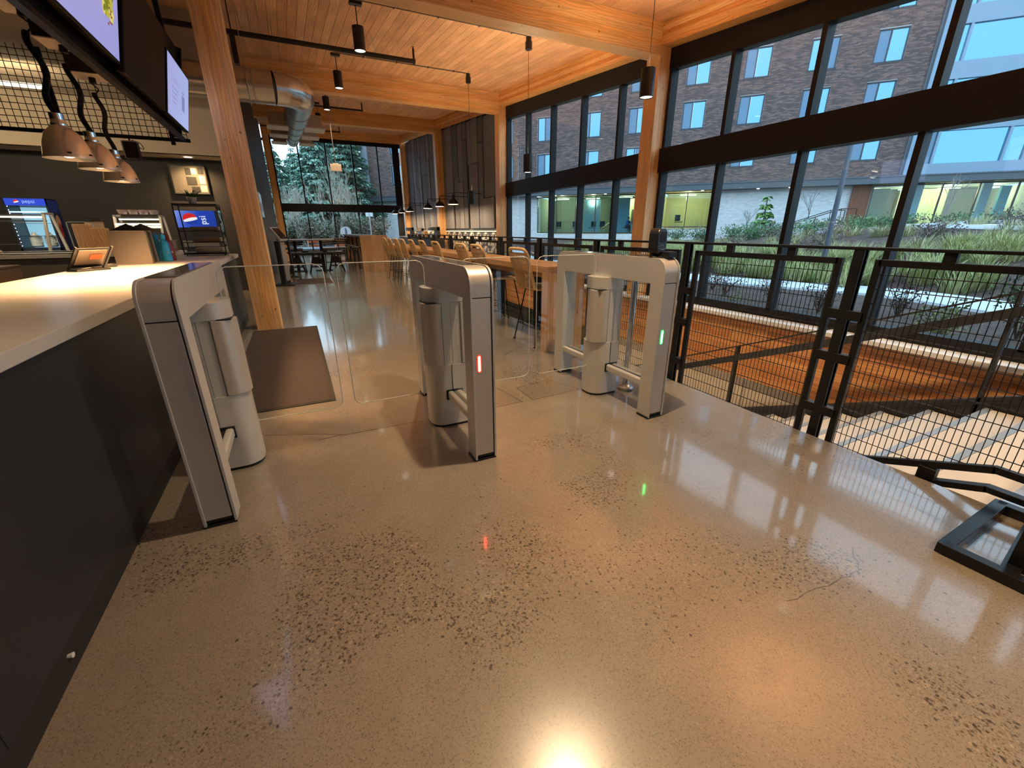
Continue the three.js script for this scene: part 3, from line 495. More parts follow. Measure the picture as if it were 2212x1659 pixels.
// ================================================================ PENDANTS, SCONCES, PIPES, DUCT
const LENS = glow(0xfff2e0, 3.0);
function pendant(label, x, z, yBot, cord, lensUp = 0.012, cone = 0.9) {
  const h = 0.31, r = 0.086, g = T('cylinder_pendant', label, 'pendant lamp', [x, 0, z], 0, x < 3 ? 'cylinder pendants over the aisle' : 'cylinder pendants near the windows'), top = ceilY(z);
  const m = M([0.012, 0.012, 0.013], 0.38);
  mesh('lamp_body', lathe([[0, yBot + lensUp + 0.01], [r - 0.008, yBot + lensUp + 0.008], [r - 0.006, yBot], [r, yBot], [r, yBot + h - 0.004], ...(cord ? [[r - 0.003, yBot + h], [r - 0.006, yBot + h], [r - 0.007, yBot + h - 0.05], [0, yBot + h - 0.05]] : [[r - 0.006, yBot + h], [0.012, yBot + h], [0.01, yBot + h + 0.03], [0, yBot + h + 0.03]])], 28), m, g);
  mesh('lens', cy(r - 0.009, r - 0.009, 0.004, 24, 0, yBot + lensUp, 0), LENS, g);
  mesh(cord ? 'cord' : 'stem', cy(cord ? 0.004 : 0.008, cord ? 0.004 : 0.008, top - yBot - h, 8, 0, (top + yBot + h) / 2, 0), m, g);
  mesh('canopy', cord ? [cy(0.062, 0.062, 0.12, 6, 0, top - 0.13, 0), cy(0.05, 0.05, 0.08, 6, 0, top - 0.035, 0)] : [rb(0.18, 0.045, 0.09, 0.004, 0, top - 0.025, 0)], m, g);
  spot(x, yBot - 0.012, z, LAMP_CD, cone, cone < 0.85 ? 0.35 : 1, WARM, x, 0, z, 2);
  if (cord) { mesh('upper_lens', cy(r - 0.012, r - 0.012, 0.004, 24, 0, yBot + h - 0.044, 0), LENS, g); spot(x + 0.03, yBot + h + 0.012, z, 8, 1.35, 0.6, WARM, x + 0.03, 9, z, 5); }
}
[['over the aisle, behind the camera and outside the frame', 1.25], ['over the aisle, far behind the camera', 4.35], ['over the aisle, farthest behind the camera', 7.5], ['over the aisle, outside the frame above the gates', -1.74], ['nearest black cylinder pendant over the aisle, its body topmost', -8.05], ['second black cylinder pendant down the aisle', -11.12], ['third black cylinder pendant down the aisle', -14.3], ['fourth black cylinder pendant down the aisle, beside the duct', -17.55], ['fifth black cylinder pendant down the aisle, beside the duct end', -20.7], ['farthest black cylinder pendant, just above the far window', -23.6]]
  .forEach(([l, z]) => pendant(l.startsWith('over') ? 'black cylinder pendant ' + l : l, 1.36, z, ceilY(z) - 0.62, false));
pendant('black cylinder pendant over the aisle beside the near beam, outside the frame', 1.36, -4.95, ceilY(-4.95) - 0.62, false, 0.09, 0.8);
[['black cylinder pendant by the windows behind the camera, outside the frame', 1.25, 2.6], ['black cylinder pendant by the windows above the stairs, outside the frame', -1.85, 2.75], ['large black cylinder pendant in front of the first window column', -4.85, 2.76], ['black cylinder pendant on a long cord before the second window bay', -8.02, 2.24], ['farther black cylinder pendant on a long cord, before the dark wall panels', -11.05, 1.82]].forEach(([l, z, y]) => z === -1.85 ? pendant(l, 4.28, z, y, true, 0.09, 0.74) : pendant(l, 4.28, z, y, true));

{ // wall arms with dome shades
  const proto = (label, z, yl, first) => {
    const g = T('wall_sconce', label, 'wall lamp', [4.95, 0, z], 0, 'dome wall lamps over the back counter'), m = M([0.03, 0.026, 0.024], 0.35, 0.3), y = yl;
    mesh('shade', lathe([[0.03, y + 0.20], [0.045, y + 0.17], [0.10, y + 0.14], [0.155, y + 0.08], [0.178, y], [0.170, y], [0.148, y + 0.076], [0.095, y + 0.13], [0.03, y + 0.155]], 32), m, g);
    mesh('inner_liner', lathe([[0.168, y + 0.002], [0.146, y + 0.07], [0.092, y + 0.125], [0.03, y + 0.15], [0, y + 0.15]], 32), M([0.85, 0.83, 0.78], 0.6), g);
    mesh('bulb', new THREE.SphereGeometry(0.05, 16, 12).translate(0, y + 0.035, 0), WARMGLOW, g);
    mesh('neck', cy(0.022, 0.03, 0.1, 12, 0, y + 0.24, 0), m, g);
    mesh('arm', tube([[0, y + 0.28, 0], [0, y + 0.34, 0], [0.05, y + 0.355, 0], [0.5, y + 0.355, 0], [1.02, y + 0.355, 0]], 0.012, 30, 8, false, 0.1), BLACK, g); mesh('wall_plate', cy(0.06, 0.06, 0.02, 20).rotateZ(PI / 2).translate(1.03, y + 0.355, 0), BLACK, g);
    point(4.95, y + 0.035, z, 5, 0xffdcb0);
  };
  [['nearest dome wall lamp, rightmost of the six, over the back counter', -14.55, 2.0], ['second dome wall lamp from the right, over the back counter', -16.05, 2.0], ['third dome wall lamp from the right, before the orange timber column', -17.65, 2.0], ['fourth dome wall lamp from the right, on the farther panel wall', -20.7, 2.0], ['fifth dome wall lamp from the right, on the farther panel wall', -22.4, 2.0], ['farthest dome wall lamp, leftmost of the six', -24.0, 2.0]].forEach((a) => proto(...a));
}
{ // sprinkler branch pipes with risers
  const m = M([0.02, 0.016, 0.015], 0.5, 0.3);
  [['nearest black sprinkler pipe crossing under the ceiling', -9.71, -6.0], ['second black sprinkler pipe crossing under the ceiling', -16.45, -0.55], ['farthest black sprinkler pipe crossing under the ceiling', -23.4, -0.55]].forEach(([l, z, x0], i) => {
    const y = ceilY(z) - 0.25, g = T('sprinkler_pipe', l, 'pipe', [0, 0, z]);
    mesh('pipe', [bar([x0, y, 0], [2.62, y, 0], i ? 0.028 : 0.04, 12), bar([2.62, y, 0], [2.66, y, 0], i ? 0.036 : 0.052, 12)], m, g);
    mesh('riser', bar([2.64, y, 0], [2.64, y + 0.2, 0], 0.02, 8), m, g); mesh('sprinkler_head', [cy(0.02, 0.012, 0.03, 8, 2.64, y + 0.2, 0), cy(0.01, 0.01, 0.04, 6, 2.64, y + 0.22, 0), cy(0.02, 0.02, 0.005, 10, 2.64, y + 0.235, 0)], M([0.25, 0.06, 0.04], 0.4, 0.5), g);
    each('hanger', [bar([1.72, y - 0.06, 0], [1.72, y + 0.24, 0.0], 0.006, 6), bar([1.95, y, 0], [1.8, y + 0.24, 0.25], 0.006, 6), bar([0.2, y, 0], [0.2, y + 0.24, 0], 0.006, 6), cy(0.02, 0.02, 0.05, 8).rotateZ(PI / 2).translate(1.95, y, 0)], STEEL, g);
  });
  [['thin electrical conduit along the ceiling behind the near beam', -7.93], ['thin electrical conduit running along the ceiling of the second bay', -10.98]].forEach(([l, z]) => { const y = ceilY(z) - 0.018, g = T('ceiling_conduit', l, 'conduit', [0, 0, z]); mesh('tube', bar([1.3, y, 0], [4.2, y, 0], 0.011, 8), M([0.16, 0.13, 0.11], 0.5, 0.4), g); each('clip', [1.9, 2.6, 3.3, 3.9].map((x) => bx(0.02, 0.03, 0.04, x, y, 0)), BLACK, g); });
  const b = T('wall_speaker', 'small black box hung on the beam side above the duct', 'speaker', [-0.36, 0, -8.6]); mesh('case', rb(0.07, 0.36, 0.12, 0.008, 0, 3.72, 0), BLACK, b); mesh('bracket', bar([0, 3.9, 0], [0, ceilY(-8.6), 0], 0.008), BLACK, b);
}
{ // spiral duct: run across, elbow, run down the aisle
  const DUCT = M([0.60, 0.60, 0.59], 0.26, 0.95), g = T('air_duct', 'large round galvanised duct with an elbow, running down the aisle', 'duct'), R = 0.255, seamM = M([0.45, 0.45, 0.45], 0.35, 0.9);
  const y0 = 3.52, zc = -9.55, xe = 0.42;
  const ring = (p, d, r = R + 0.008, w = 0.02) => { const a = V(p), q = V(d).normalize(); return bar([a.x - q.x * w / 2, a.y - q.y * w / 2, a.z - q.z * w / 2], [a.x + q.x * w / 2, a.y + q.y * w / 2, a.z + q.z * w / 2], r, 40); };
  const run = (a, b) => bar(a, b, R, 40);
  mesh('straight_section', run([-5.5, y0, zc], [-0.22, y0, zc]), DUCT, g); mesh('straight_section', run([-0.22, y0, zc], [0.08, y0, zc]), DUCT, g);
  // five-gore elbow
  const er = 0.42; let prev = [0.08 - 0.0, y0, zc]; const cx0 = 0.08, cz0 = zc - er;
  for (let k = 1; k <= 4; k++) { const t = k / 4 * PI / 2, p = [cx0 + Math.sin(t) * er, y0 + 0.02 * k / 4, cz0 + Math.cos(t) * er]; mesh('elbow_gore', [run(prev, p), new THREE.SphereGeometry(R - 0.001, 28, 18).translate(...p)], DUCT, g); prev = p; }
  const X = prev[0]; let z = prev[2]; const segs = [-11.4, -13.2, -15.0, -16.8, -18.4, -19.6], rs = [R, R - 0.005, R - 0.02, R - 0.03, R - 0.045, R - 0.055];
  segs.forEach((z2, i) => { const ya = 3.54 + (prev[2] - z) * slope, yb = 3.54 + (prev[2] - z2) * slope; mesh('straight_section', bar([X, ya, z], [X, yb, z2], rs[i], 40), DUCT, g); mesh('joint_ring', ring([X, yb, z2], [0, slope, -1], rs[i] + 0.012, 0.03), seamM, g); z = z2; });
  const zs = [-0.22, -1.6, -3.0]; zs.forEach((x) => mesh('joint_ring', ring([x, y0, zc], [1, 0, 0]), seamM, g));
  each('duct_hanger', [bar([-0.30, y0 - R - 0.03, zc + 0.0], [-0.30, ceilY(zc), zc], 0.006, 6), bar([X, 3.6, -11], [X, ceilY(-11), -11], 0.005, 6), bar([X, 3.9, -15], [X, ceilY(-15), -15], 0.005, 6)], STEEL, g);
  mesh('strap', new THREE.TorusGeometry(R + 0.012, 0.01, 8, 40).rotateY(PI / 2).translate(-0.30, y0, zc), seamM, g);
  for (const zz of [-13.9, -16.2, -18.9]) for (const s of [-1, 1]) { const y = 3.54 + (prev[2] - zz) * slope, r = mesh('side_register', [rb(0.42, 0.3, 0.5, 0.01, X + s * 0.42, y, zz)], M([0.42, 0.40, 0.38], 0.35, 0.8), g); mesh('register_lip', rb(0.5, 0.03, 0.54, 0.004, X + s * 0.44, y - 0.16, zz), WHITE, r); }
}
{ // sign hanging on a rod, seen from behind
  const g = T('hanging_sign', 'small plain pale sign plate hanging on a long rod in the aisle', 'sign', [1.42, 0, -14.6]); mesh('plate', [rb(0.31, 0.19, 0.03, 0.01, 0, 2.92, 0), rb(0.16, 0.04, 0.03, 0.008, 0, 3.02, 0)], M([0.62, 0.52, 0.45], 0.6), g);
  mesh('rod', bar([0, 3.03, 0], [0, ceilY(-14.6), 0], 0.009, 8), STEEL, g); mesh('clamp', cy(0.018, 0.018, 0.07, 10, 0, 3.06, 0), STEEL, g);
}
// ================================================================ MENU SCREENS AND HEAT LAMPS OVER THE COUNTER
{
  const HOUSE = PM([0.010, 0.009, 0.010], 0.42, 0, { specularIntensity: 0.12 }), BLACK = HOUSE;
  const TILT = -0.215, fr = T('screen_frame', 'long black frame carrying the tilted menu screens above the counter', 'frame', [-0.93, 2.13, -3.1]); fr.rotation.z = TILT;
  mesh('back_panel', rb(0.03, 0.80, 6.1, 0.004, -0.03, 0.42, 0.0), HOUSE, fr); mesh('bottom_rail', [rb(0.055, 0.03, 6.1, 0.004, 0.025, 0, 0), rb(0.03, 0.02, 6.1, 0.003, -0.02, 0.02, 0)], BLACK, fr); mesh('end_post', rb(0.07, 0.84, 0.04, 0.004, -0.02, 0.42, -3.06), BLACK, fr);
  each('hanger', [-2.8, -0.5, 2].map((z) => flat([-0.05, 0.75, z], [-0.36, 2.0, z], 0.04, 0.04, [0, 0, 1])), BLACK, fr);
  const canv = (draw, w = 512, h = 320) => { const c = document.createElement('canvas'); c.width = w; c.height = h; const x = c.getContext('2d'); draw(x, w, h); return fin(new THREE.CanvasTexture(c)); };
  const tv = (label, za, zb, y0, y1, tex, i) => {
    const L = za - zb, h = y1 - y0, g = T('menu_screen', label, 'screen', [-0.862, y0, (za + zb) / 2]); g.rotation.z = TILT; mesh('bezel', rb(0.045, h, L, 0.006, 0, h / 2, 0), BLACK, g);
    const q = new THREE.PlaneGeometry(L - 0.03, h - 0.03).rotateY(PI / 2).translate(0.0235, h / 2, 0);
    mesh(i ? 'lit_screen' : 'dark_screen', q, i ? M([0.02, 0.02, 0.02], 0.25, 0, { emissive: new THREE.Color(0xffffff), emissiveMap: tex, emissiveIntensity: i }) : HOUSE, g);
    if (i) area(-0.862 + h / 2 * 0.213 + 0.035, y0 + h / 2, (za + zb) / 2, L - 0.05, h - 0.05, 0.5, 0xb4b8f0, 1, y0 + h / 2 - 0.4, (za + zb) / 2);
  };
  const gr = (x, w, h, a, b) => { const q = x.createLinearGradient(0, 0, w, h); q.addColorStop(0, a); q.addColorStop(1, b); x.fillStyle = q; x.fillRect(0, 0, w, h); };
  tv('lit lavender menu screen nearest the timber column', -5.24, -6.14, 2.185, 2.70, canv((x, w, h) => { gr(x, w, h, '#9aa4dc', '#a9b6ea'); x.fillStyle = 'rgba(70,70,140,.35)'; x.font = 'italic 34px serif'; x.fillText('Welcome', 90, 120); x.font = '18px sans-serif'; for (let k = 0; k < 4; k++) x.fillRect(90 + k * 6, 150 + k * 26, 150 - k * 22, 6); x.fillStyle = 'rgba(60,60,120,.4)'; x.fillRect(330, 120, 60, 10); x.fillRect(330, 140, 70, 90); }), 0.62);
  tv('unlit black menu screen between the two lit ones', -4.12, -5.18, 2.19, 2.80, null, 0);
  tv('lit menu screen with a food picture, cut by the top edge', -2.9, -4.06, 2.22, 2.86, canv((x, w, h) => { gr(x, w, h, '#a8a4e0', '#9a9ad6'); reseed(3); for (let k = 0; k < 90; k++) { x.fillStyle = ['#b9b13a', '#8d9a2c', '#d7cc6a', '#6e7a22'][k % 4]; x.beginPath(); x.ellipse(395 + rnd() * 70, 30 + rnd() * 190, 8 + rnd() * 14, 6 + rnd() * 9, rnd() * 3, 0, 7); x.fill(); } x.fillStyle = '#7a3a2a'; for (let k = 0; k < 7; k++) x.fillRect(420 + rnd() * 50, 190 + rnd() * 50, 10, 6); }), 0.62);
  // heat lamps
  const BELL = M([0.95, 0.84, 0.66], 0.27, 0.75), lamp = (label, z, x, y) => {
    const g = T('heat_lamp', label, 'heat lamp', [x, y, z], 0, 'bell heat lamps over the counter');
    mesh('bell_shade', lathe([[0.03, 0.20], [0.034, 0.165], [0.05, 0.15], [0.075, 0.125], [0.097, 0.07], [0.106, 0.02], [0.112, 0], [0.108, 0], [0.10, 0.02], [0.09, 0.07], [0.06, 0.12], [0.028, 0.15]], 40), BELL, g);
    mesh('neck', [cy(0.031, 0.031, 0.035, 24, 0, 0.205, 0), cy(0.036, 0.036, 0.008, 24, 0, 0.168, 0)], CHROME, g); mesh('vent_slot', [bx(0.03, 0.008, 0.004, 0.03, 0.022, 0.100), bx(0.004, 0.008, 0.03, 0.1035, 0.022, 0.02)], BLACK, g); mesh('bulb', new THREE.SphereGeometry(0.045, 16, 12).translate(0, 0.05, 0), WARMGLOW, g);
    const hx = [], ctr = (t) => [0.016 * Math.sin(t * 9 + z), 0.22 + t * 0.37, 0.012 * Math.cos(t * 8)]; for (let k = 0; k <= 700; k++) { const t = k / 700, a = t * 320, c = ctr(t); hx.push([c[0] + 0.012 * Math.cos(a), c[1], c[2] + 0.012 * Math.sin(a)]); }
    mesh('coiled_cord', [tube(hx, 0.0045, 1400, 4), tube([0, 0.1, 0.2, 0.3, 0.4, 0.5, 0.6, 0.7, 0.8, 0.9, 1].map(ctr), 0.0125, 60, 7)], BLACK, g); mesh('hook', tube([[0, 0.59, 0], [0.02, 0.615, 0], [0, 0.64, 0], [-0.02, 0.66, 0], [0, 0.69, 0]], 0.004, 24, 5), BLACK, g);
    mesh('canopy_box', rb(0.2, 0.19, 0.2, 0.008, 0, 0.79, 0), BLACK, g); mesh('canopy_plate', rb(0.205, 0.008, 0.205, 0.003, 0, 0.691, 0), M([0.6, 0.5, 0.4], 0.5, 0.3), g); mesh('stem', cy(0.02, 0.02, 1.4, 10, 0, 1.35, 0), BLACK, g);
    spot(x, y - 0.006, z, 8, 1.2, 1, 0xffc488, x, 0, z, 3);
  };
  lamp('nearest brushed bell heat lamp, leftmost of the three', -3.5, -1.07, 1.585); lamp('middle brushed bell heat lamp of the three', -4.05, -1.10, 1.59); lamp('farthest brushed bell heat lamp, rightmost of the three', -4.62, -1.145, 1.565);
  // wire grid panel behind, round ceiling diffuser, tube lights
  const gp = T('grid_panel', 'black wire grid panel hanging above the kitchen', 'grid panel', [-3.3, 2.2, -6.75]), w = [];
  for (let k = 0; k <= 80; k++) w.push(cy(0.0035, 0.0035, 1.0, 4, -2.45 + k * 0.06, 0.5, 0)); for (let k = 1; k < 17; k++) w.push(bar([-2.45, k * 0.06, 0.004], [2.35, k * 0.06, 0.004], 0.0035, 4));
  mesh('grid_wires', w, BLACK, gp).userData.kind = 'stuff'; mesh('frame', [rb(4.85, 0.035, 0.04, 0.003, -0.05, 0, 0), rb(4.85, 0.035, 0.04, 0.003, -0.05, 1.0, 0)], BLACK, gp); each('upright', [-1.7, -0.75, 0.25, 1.25, 2.2].map((x) => rb(0.04, 1.5, 0.03, 0.003, x, 0.7, -0.03)), BLACK, gp);
  const df = T('ceiling_diffuser', 'round beige air diffuser in the kitchen ceiling', 'vent', [-2.75, 2.95, -5.2]); for (let k = 0; k < 4; k++) mesh('cone_ring', lathe([[0.12 + k * 0.1, 0.02], [0.19 + k * 0.1, -0.03 + k * 0.008], [0.192 + k * 0.1, -0.022 + k * 0.008], [0.125 + k * 0.1, 0.026]], 40), BEIGE, df);
  [['nearer tube light behind the wire grid', -7.3, -2.9], ['farther tube light behind the wire grid', -8.2, -4.2]].forEach(([l, z, x]) => { one('tube_light', l, 'light', rb(1.3, 0.04, 0.06, 0.01), glow(0xfff0c8, 2), [x, 2.72, z]); area(x, 2.69, z, 1.3, 0.06, 20, 0xffe2b0, x, 0, z); area(x, 2.72, z - 0.04, 1.3, 0.05, 60, 0xffe2b0, x, 3.4, -11); });
  const dl = T('recessed_downlight', 'small round downlight lit in the kitchen soffit', 'light', [-1.52, 2.474, -10.4]); mesh('trim_ring', lathe([[0.07, 0], [0.09, 0], [0.09, -0.006], [0.07, -0.006]], 28), WHITE, dl); mesh('lens', cy(0.07, 0.07, 0.004, 24), WARMGLOW, dl); spot(-1.52, 2.464, -10.4, 9, 1.3, 0.8, 0xffd090);
  const cb = T('ceiling_speaker', 'small black box hanging under the wire grid panel', 'speaker', [-1.5, 1.98, -6.75]); mesh('case', rb(0.13, 0.17, 0.1, 0.006, 0, 0.085, 0), BLACK, cb); mesh('rim', [rb(0.14, 0.012, 0.11, 0.003, 0, 0.17, 0), rb(0.012, 0.17, 0.11, 0.003, -0.065, 0.085, 0)], M([0.5, 0.45, 0.4], 0.4, 0.5), cb); mesh('bracket', [cy(0.008, 0.008, 0.06, 8, 0, 0.2, 0), tube([[0.02, 0.19, 0], [0.09, 0.16, 0], [0.11, 0.1, 0], [0.07, 0.12, 0]], 0.004, 16, 5)], BLACK, cb);
}
// ================================================================ KITCHEN SERVERY
{
  const cv = (w, h, f) => { const c = document.createElement('canvas'); c.width = w; c.height = h; f(c.getContext('2d'), w, h); return fin(new THREE.CanvasTexture(c)); };
  const globe = (x, cx, cy0, r) => { x.save(); x.beginPath(); x.arc(cx, cy0, r, 0, 7); x.clip(); x.fillStyle = '#fff'; x.fillRect(cx - r, cy0 - r, 2 * r, 2 * r); x.fillStyle = '#d22'; x.beginPath(); x.moveTo(cx - r, cy0 - r); x.lineTo(cx + r, cy0 - r); x.lineTo(cx + r, cy0 - r * 0.3); x.quadraticCurveTo(cx, cy0 - r * 0.35, cx - r, cy0 + r * 0.25); x.fill(); x.fillStyle = '#1238a8'; x.beginPath(); x.moveTo(cx - r, cy0 + r * 0.55); x.quadraticCurveTo(cx + r * 0.2, cy0 + r * 0.45, cx + r, cy0 + r * 0.05); x.lineTo(cx + r, cy0 + r); x.lineTo(cx - r, cy0 + r); x.fill(); x.restore(); };
  const bc = T('servery_counter', 'kitchen food counter with a pale top behind the service counter', 'counter', [-4.5, 0, -8.75]);
  mesh('cabinet', rb(5.6, 0.82, 0.75, 0.004, 0, 0.43, 0), M([0.20, 0.17, 0.13], 0.6), bc); mesh('countertop', rb(5.7, 0.05, 0.85, 0.004, 0, 0.875, 0), M([0.6, 0.55, 0.48], 0.35), bc); mesh('steel_edge', [rb(5.7, 0.02, 0.02, 0.004, 0, 0.91, 0.40), rb(5.7, 0.014, 0.02, 0.003, 0, 0.94, 0.34)], STEEL, bc);
  
  // sneeze guards
  const guard = (label, x0, x1, z, y0, y1) => { const g = T('sneeze_guard', label, 'sneeze guard', [(x0 + x1) / 2, 0, z]), L = x1 - x0; for (const s of [-1, 1]) mesh('post', [flat([s * L / 2, y0, 0.30], [s * L / 2, y1, 0.12], 0.03, 0.03, [0, 0, 1]), flat([s * L / 2, y0, -0.25], [s * L / 2, y1, -0.1], 0.03, 0.03, [0, 0, 1]), bx(0.03, 0.03, 0.28, s * L / 2, y1, 0.0)], SATIN, g); mesh('front_glass', flat([0, y0 + 0.12, 0.28], [0, y1, 0.13], L, 0.008, [0, 0, 1]), CLEAR, g); mesh('top_glass', bx(L, 0.008, 0.36, 0, y1 + 0.02, 0.02), CLEAR, g); mesh('shelf_rail', [bx(L, 0.018, 0.03, 0, y1 - 0.02, 0.12), bx(L, 0.018, 0.03, 0, y1 - 0.1, 0.1)], STEEL, g);
    mesh('strip_light', bx(L - 0.05, 0.018, 0.03, 0, y1 - 0.045, 0.03), glow(0xfff4e0, 2.2), g); area((x0 + x1) / 2, y1 - 0.06, z + 0.03, L - 0.06, 0.03, 12, 0xffeacc, (x0 + x1) / 2, 0, z + 0.03); };
  guard('glass sneeze guard on the kitchen counter, left of the wooden boards', -5.6, -3.12, -8.75, 0.92, 1.44); guard('glass sneeze guard farther right, behind the steel menu holder', -2.42, -1.86, -9.0, 0.92, 1.42);
  // under-counter glass door cooler standing on the counter
  const ck = T('drink_cooler', 'lit glass-door drink cooler with a blue header in the kitchen', 'cooler', [-3.47, 0.92, -9.35]), W = 0.46, H = 0.74;
  mesh('cabinet', [bx(0.02, H, 0.36, -W / 2 + 0.01, H / 2, 0), bx(0.02, H, 0.36, W / 2 - 0.01, H / 2, 0), bx(W, H, 0.02, 0, H / 2, -0.17), bx(W, 0.05, 0.36, 0, 0.025, 0), bx(W, 0.10, 0.36, 0, H - 0.05, 0)], M([0.02, 0.025, 0.04], 0.35), ck);
  mesh('lit_back', bx(W - 0.05, H - 0.16, 0.004, 0, H / 2 - 0.03, -0.155), M([0.5, 0.7, 0.8], 0.5, 0, { emissive: new THREE.Color(0x9cd4f0), emissiveIntensity: 0.55 }), ck);
  mesh('header_sign', new THREE.PlaneGeometry(W - 0.02, 0.095).translate(0, H - 0.05, 0.182), M([0.02, 0.02, 0.02], 0.4, 0, { emissive: new THREE.Color(0xffffff), emissiveIntensity: 0.7, emissiveMap: cv(256, 56, (x, w, h) => { x.fillStyle = '#1440c8'; x.fillRect(0, 0, w, h); globe(x, 74, 26, 17); x.fillStyle = '#bcd4ff'; x.font = '34px sans-serif'; x.fillText('pepsi', 108, 36); }) }), ck);
  mesh('side_print', new THREE.PlaneGeometry(0.34, H - 0.02).rotateY(PI / 2).translate(W / 2 + 0.002, H / 2, 0), M(0xffffff, 0.4, 0, { map: cv(128, 256, (x, w, h) => { x.fillStyle = '#0e1c58'; x.fillRect(0, 0, w, h); x.fillStyle = '#1c3c9c'; x.fillRect(0, 0, w, 60); x.fillStyle = '#c9a58c'; x.beginPath(); x.ellipse(66, 108, 26, 34, 0.3, 0, 7); x.fill(); x.fillStyle = '#a8241c'; x.fillRect(56, 120, 26, 70); }) }), ck);
  each('shelf', [0.22, 0.40, 0.54].map((y) => bx(W - 0.05, 0.006, 0.28, 0, y, 0)), CHROME, ck); mesh('edge_led', [...Array(12)].map((_, k) => new THREE.SphereGeometry(0.006, 6, 5).translate(-W / 2 + 0.022, 0.08 + k * 0.05, 0.175)), glow(0xdfe0ff, 3), ck); mesh('door_glass', bx(W - 0.04, H - 0.16, 0.006, 0, H / 2 - 0.03, 0.178), CLEAR, ck); area(-3.47, 1.24, -9.15, 0.4, 0.5, 1.6, 0xa8d8f4, -3.47, 1.2, -7);
  const jug = (l, x) => { const g = T('milk_jug', l, 'jug', [x, 0.98, -9.3]); mesh('body', lathe([[0, 0], [0.06, 0], [0.066, 0.02], [0.066, 0.13], [0.045, 0.17], [0.022, 0.19], [0.022, 0.21], [0, 0.21]], 20), M([0.75, 0.8, 0.84], 0.4), g); mesh('handle', tube([[0.05, 0.15, 0.03], [0.085, 0.14, 0.04], [0.085, 0.08, 0.04], [0.06, 0.06, 0.03]], 0.009, 14, 6), M([0.75, 0.8, 0.84], 0.4), g); };
  jug('white milk jug in the lit cooler, left one', -3.55); jug('white milk jug in the lit cooler, right one', -3.38);
  // second upright cooler seen past the acrylic case: blue side with globe and turned lettering
  const uc = T('drink_cooler', 'tall cooler with a blue side print behind the black acrylic case', 'cooler', [-1.42, 0, -9.3]); mesh('cabinet', rb(0.62, 1.52, 0.5, 0.01, 0, 0.76, 0), M([0.05, 0.05, 0.055], 0.4), uc);
  mesh('lit_sign', new THREE.PlaneGeometry(0.56, 0.26).translate(0, 1.385, 0.253), M([0.02, 0.02, 0.02], 0.4, 0, { emissive: new THREE.Color(0xffffff), emissiveIntensity: 0.6, emissiveMap: cv(256, 136, (x, w, h) => { const q = x.createLinearGradient(0, 0, w, h); q.addColorStop(0, '#8a9cf0'); q.addColorStop(0.5, '#1a44c0'); q.addColorStop(1, '#123a9c'); x.fillStyle = q; x.fillRect(0, 0, w, h); globe(x, 92, 66, 46); x.save(); x.translate(182, 124); x.rotate(-PI / 2); x.fillStyle = '#e8eeff'; x.font = 'bold 54px sans-serif'; x.fillText('psi', 10, 10); x.restore(); }) }), uc);
  each('shelf_tray', [0.62, 0.82, 1.0].map((y) => rb(0.5, 0.1, 0.03, 0.006, 0, y, 0.262)), M([0.35, 0.32, 0.3], 0.4, 0.4), uc);
  // pastry and small kitchen things
  const pb = (l, x, z, w, h, ry) => { const g = T('cutting_board', l, 'cutting board', [x, 0.905, z], ry); mesh('board', rb(w, h, 0.025, 0.008, 0, h / 2, 0, 'y'), OAK[1], g); return g; };
  pb('pale wooden board with a steel frame standing on the kitchen counter', -2.78, -8.72, 0.22, 0.40, 0.5); pb('plain wooden board standing right of the framed one', -2.56, -8.62, 0.20, 0.34, 0.1);
  one('board_rack', 'thin steel rack holding the wooden boards', 'rack', [tube([[-0.14, 0, 0.02], [-0.14, 0.42, 0.02], [0.13, 0.42, 0.02], [0.13, 0, 0.02]], 0.006, 40, 6, false, 0.05)], STEEL, [-2.78, 0.905, -8.66], 0.5);
  const cw = T('food_canister', 'canister with a black lid behind the wooden boards', 'canister', [-2.75, 0.905, -9.1]); mesh('body', cy(0.11, 0.1, 0.44, 24, 0, 0.22, 0), M([0.40, 0.28, 0.18], 0.5), cw); mesh('lid', lathe([[0, 0.49], [0.09, 0.485], [0.125, 0.46], [0.125, 0.44], [0, 0.44]], 24), BLACK, cw);
  one('paper_roll', 'folded brown bags on the kitchen counter left of the cooler', 'paper bags', [rb(0.2, 0.10, 0.1, 0.02, 0, 0.05, 0), rb(0.12, 0.14, 0.05, 0.01, -0.04, 0.07, 0.04), rb(0.1, 0.05, 0.1, 0.01, 0.2, 0.025, 0.02)], M([0.42, 0.25, 0.12], 0.8), [-4.05, 0.9, -8.85], 0.3);
  reseed(21); for (let k = 0; k < 4; k++) { const g = T('condiment_cup', ['first clear cup from the left on the second sneeze guard', 'second clear cup from the left on the second sneeze guard', 'third clear cup from the left on the second sneeze guard', 'rightmost clear cup on the second sneeze guard'][k], 'cup', [-2.33 + k * 0.13, 1.448, -8.97]); mesh('cup', lathe([[0, 0], [0.05, 0], [0.066, 0.06], [0.07, 0.062], [0.06, 0.066], [0, 0.055]], 16), M([0.55, 0.42, 0.42], 0.25), g); }
  one('steel_pan', 'steel food pan on the counter left of the black acrylic case', 'pan', [rb(0.34, 0.16, 0.26, 0.012, 0, 0.08, 0), rb(0.38, 0.012, 0.3, 0.005, 0, 0.162, 0)], STEEL, [-1.86, 0.902, -8.52]);
  const sc = T('steel_cabinet', 'brown-reflecting steel equipment cabinet behind the counter at the left edge', 'cabinet', [-2.42, 0, -4.55]); mesh('body', rb(0.9, 0.93, 0.9, 0.01, -0.1, 0.465, 0), M([0.34, 0.25, 0.17], 0.3, 0.8), sc); mesh('lip', rb(0.92, 0.02, 0.92, 0.005, -0.1, 0.935, 0), M([0.12, 0.09, 0.07], 0.4, 0.6), sc);
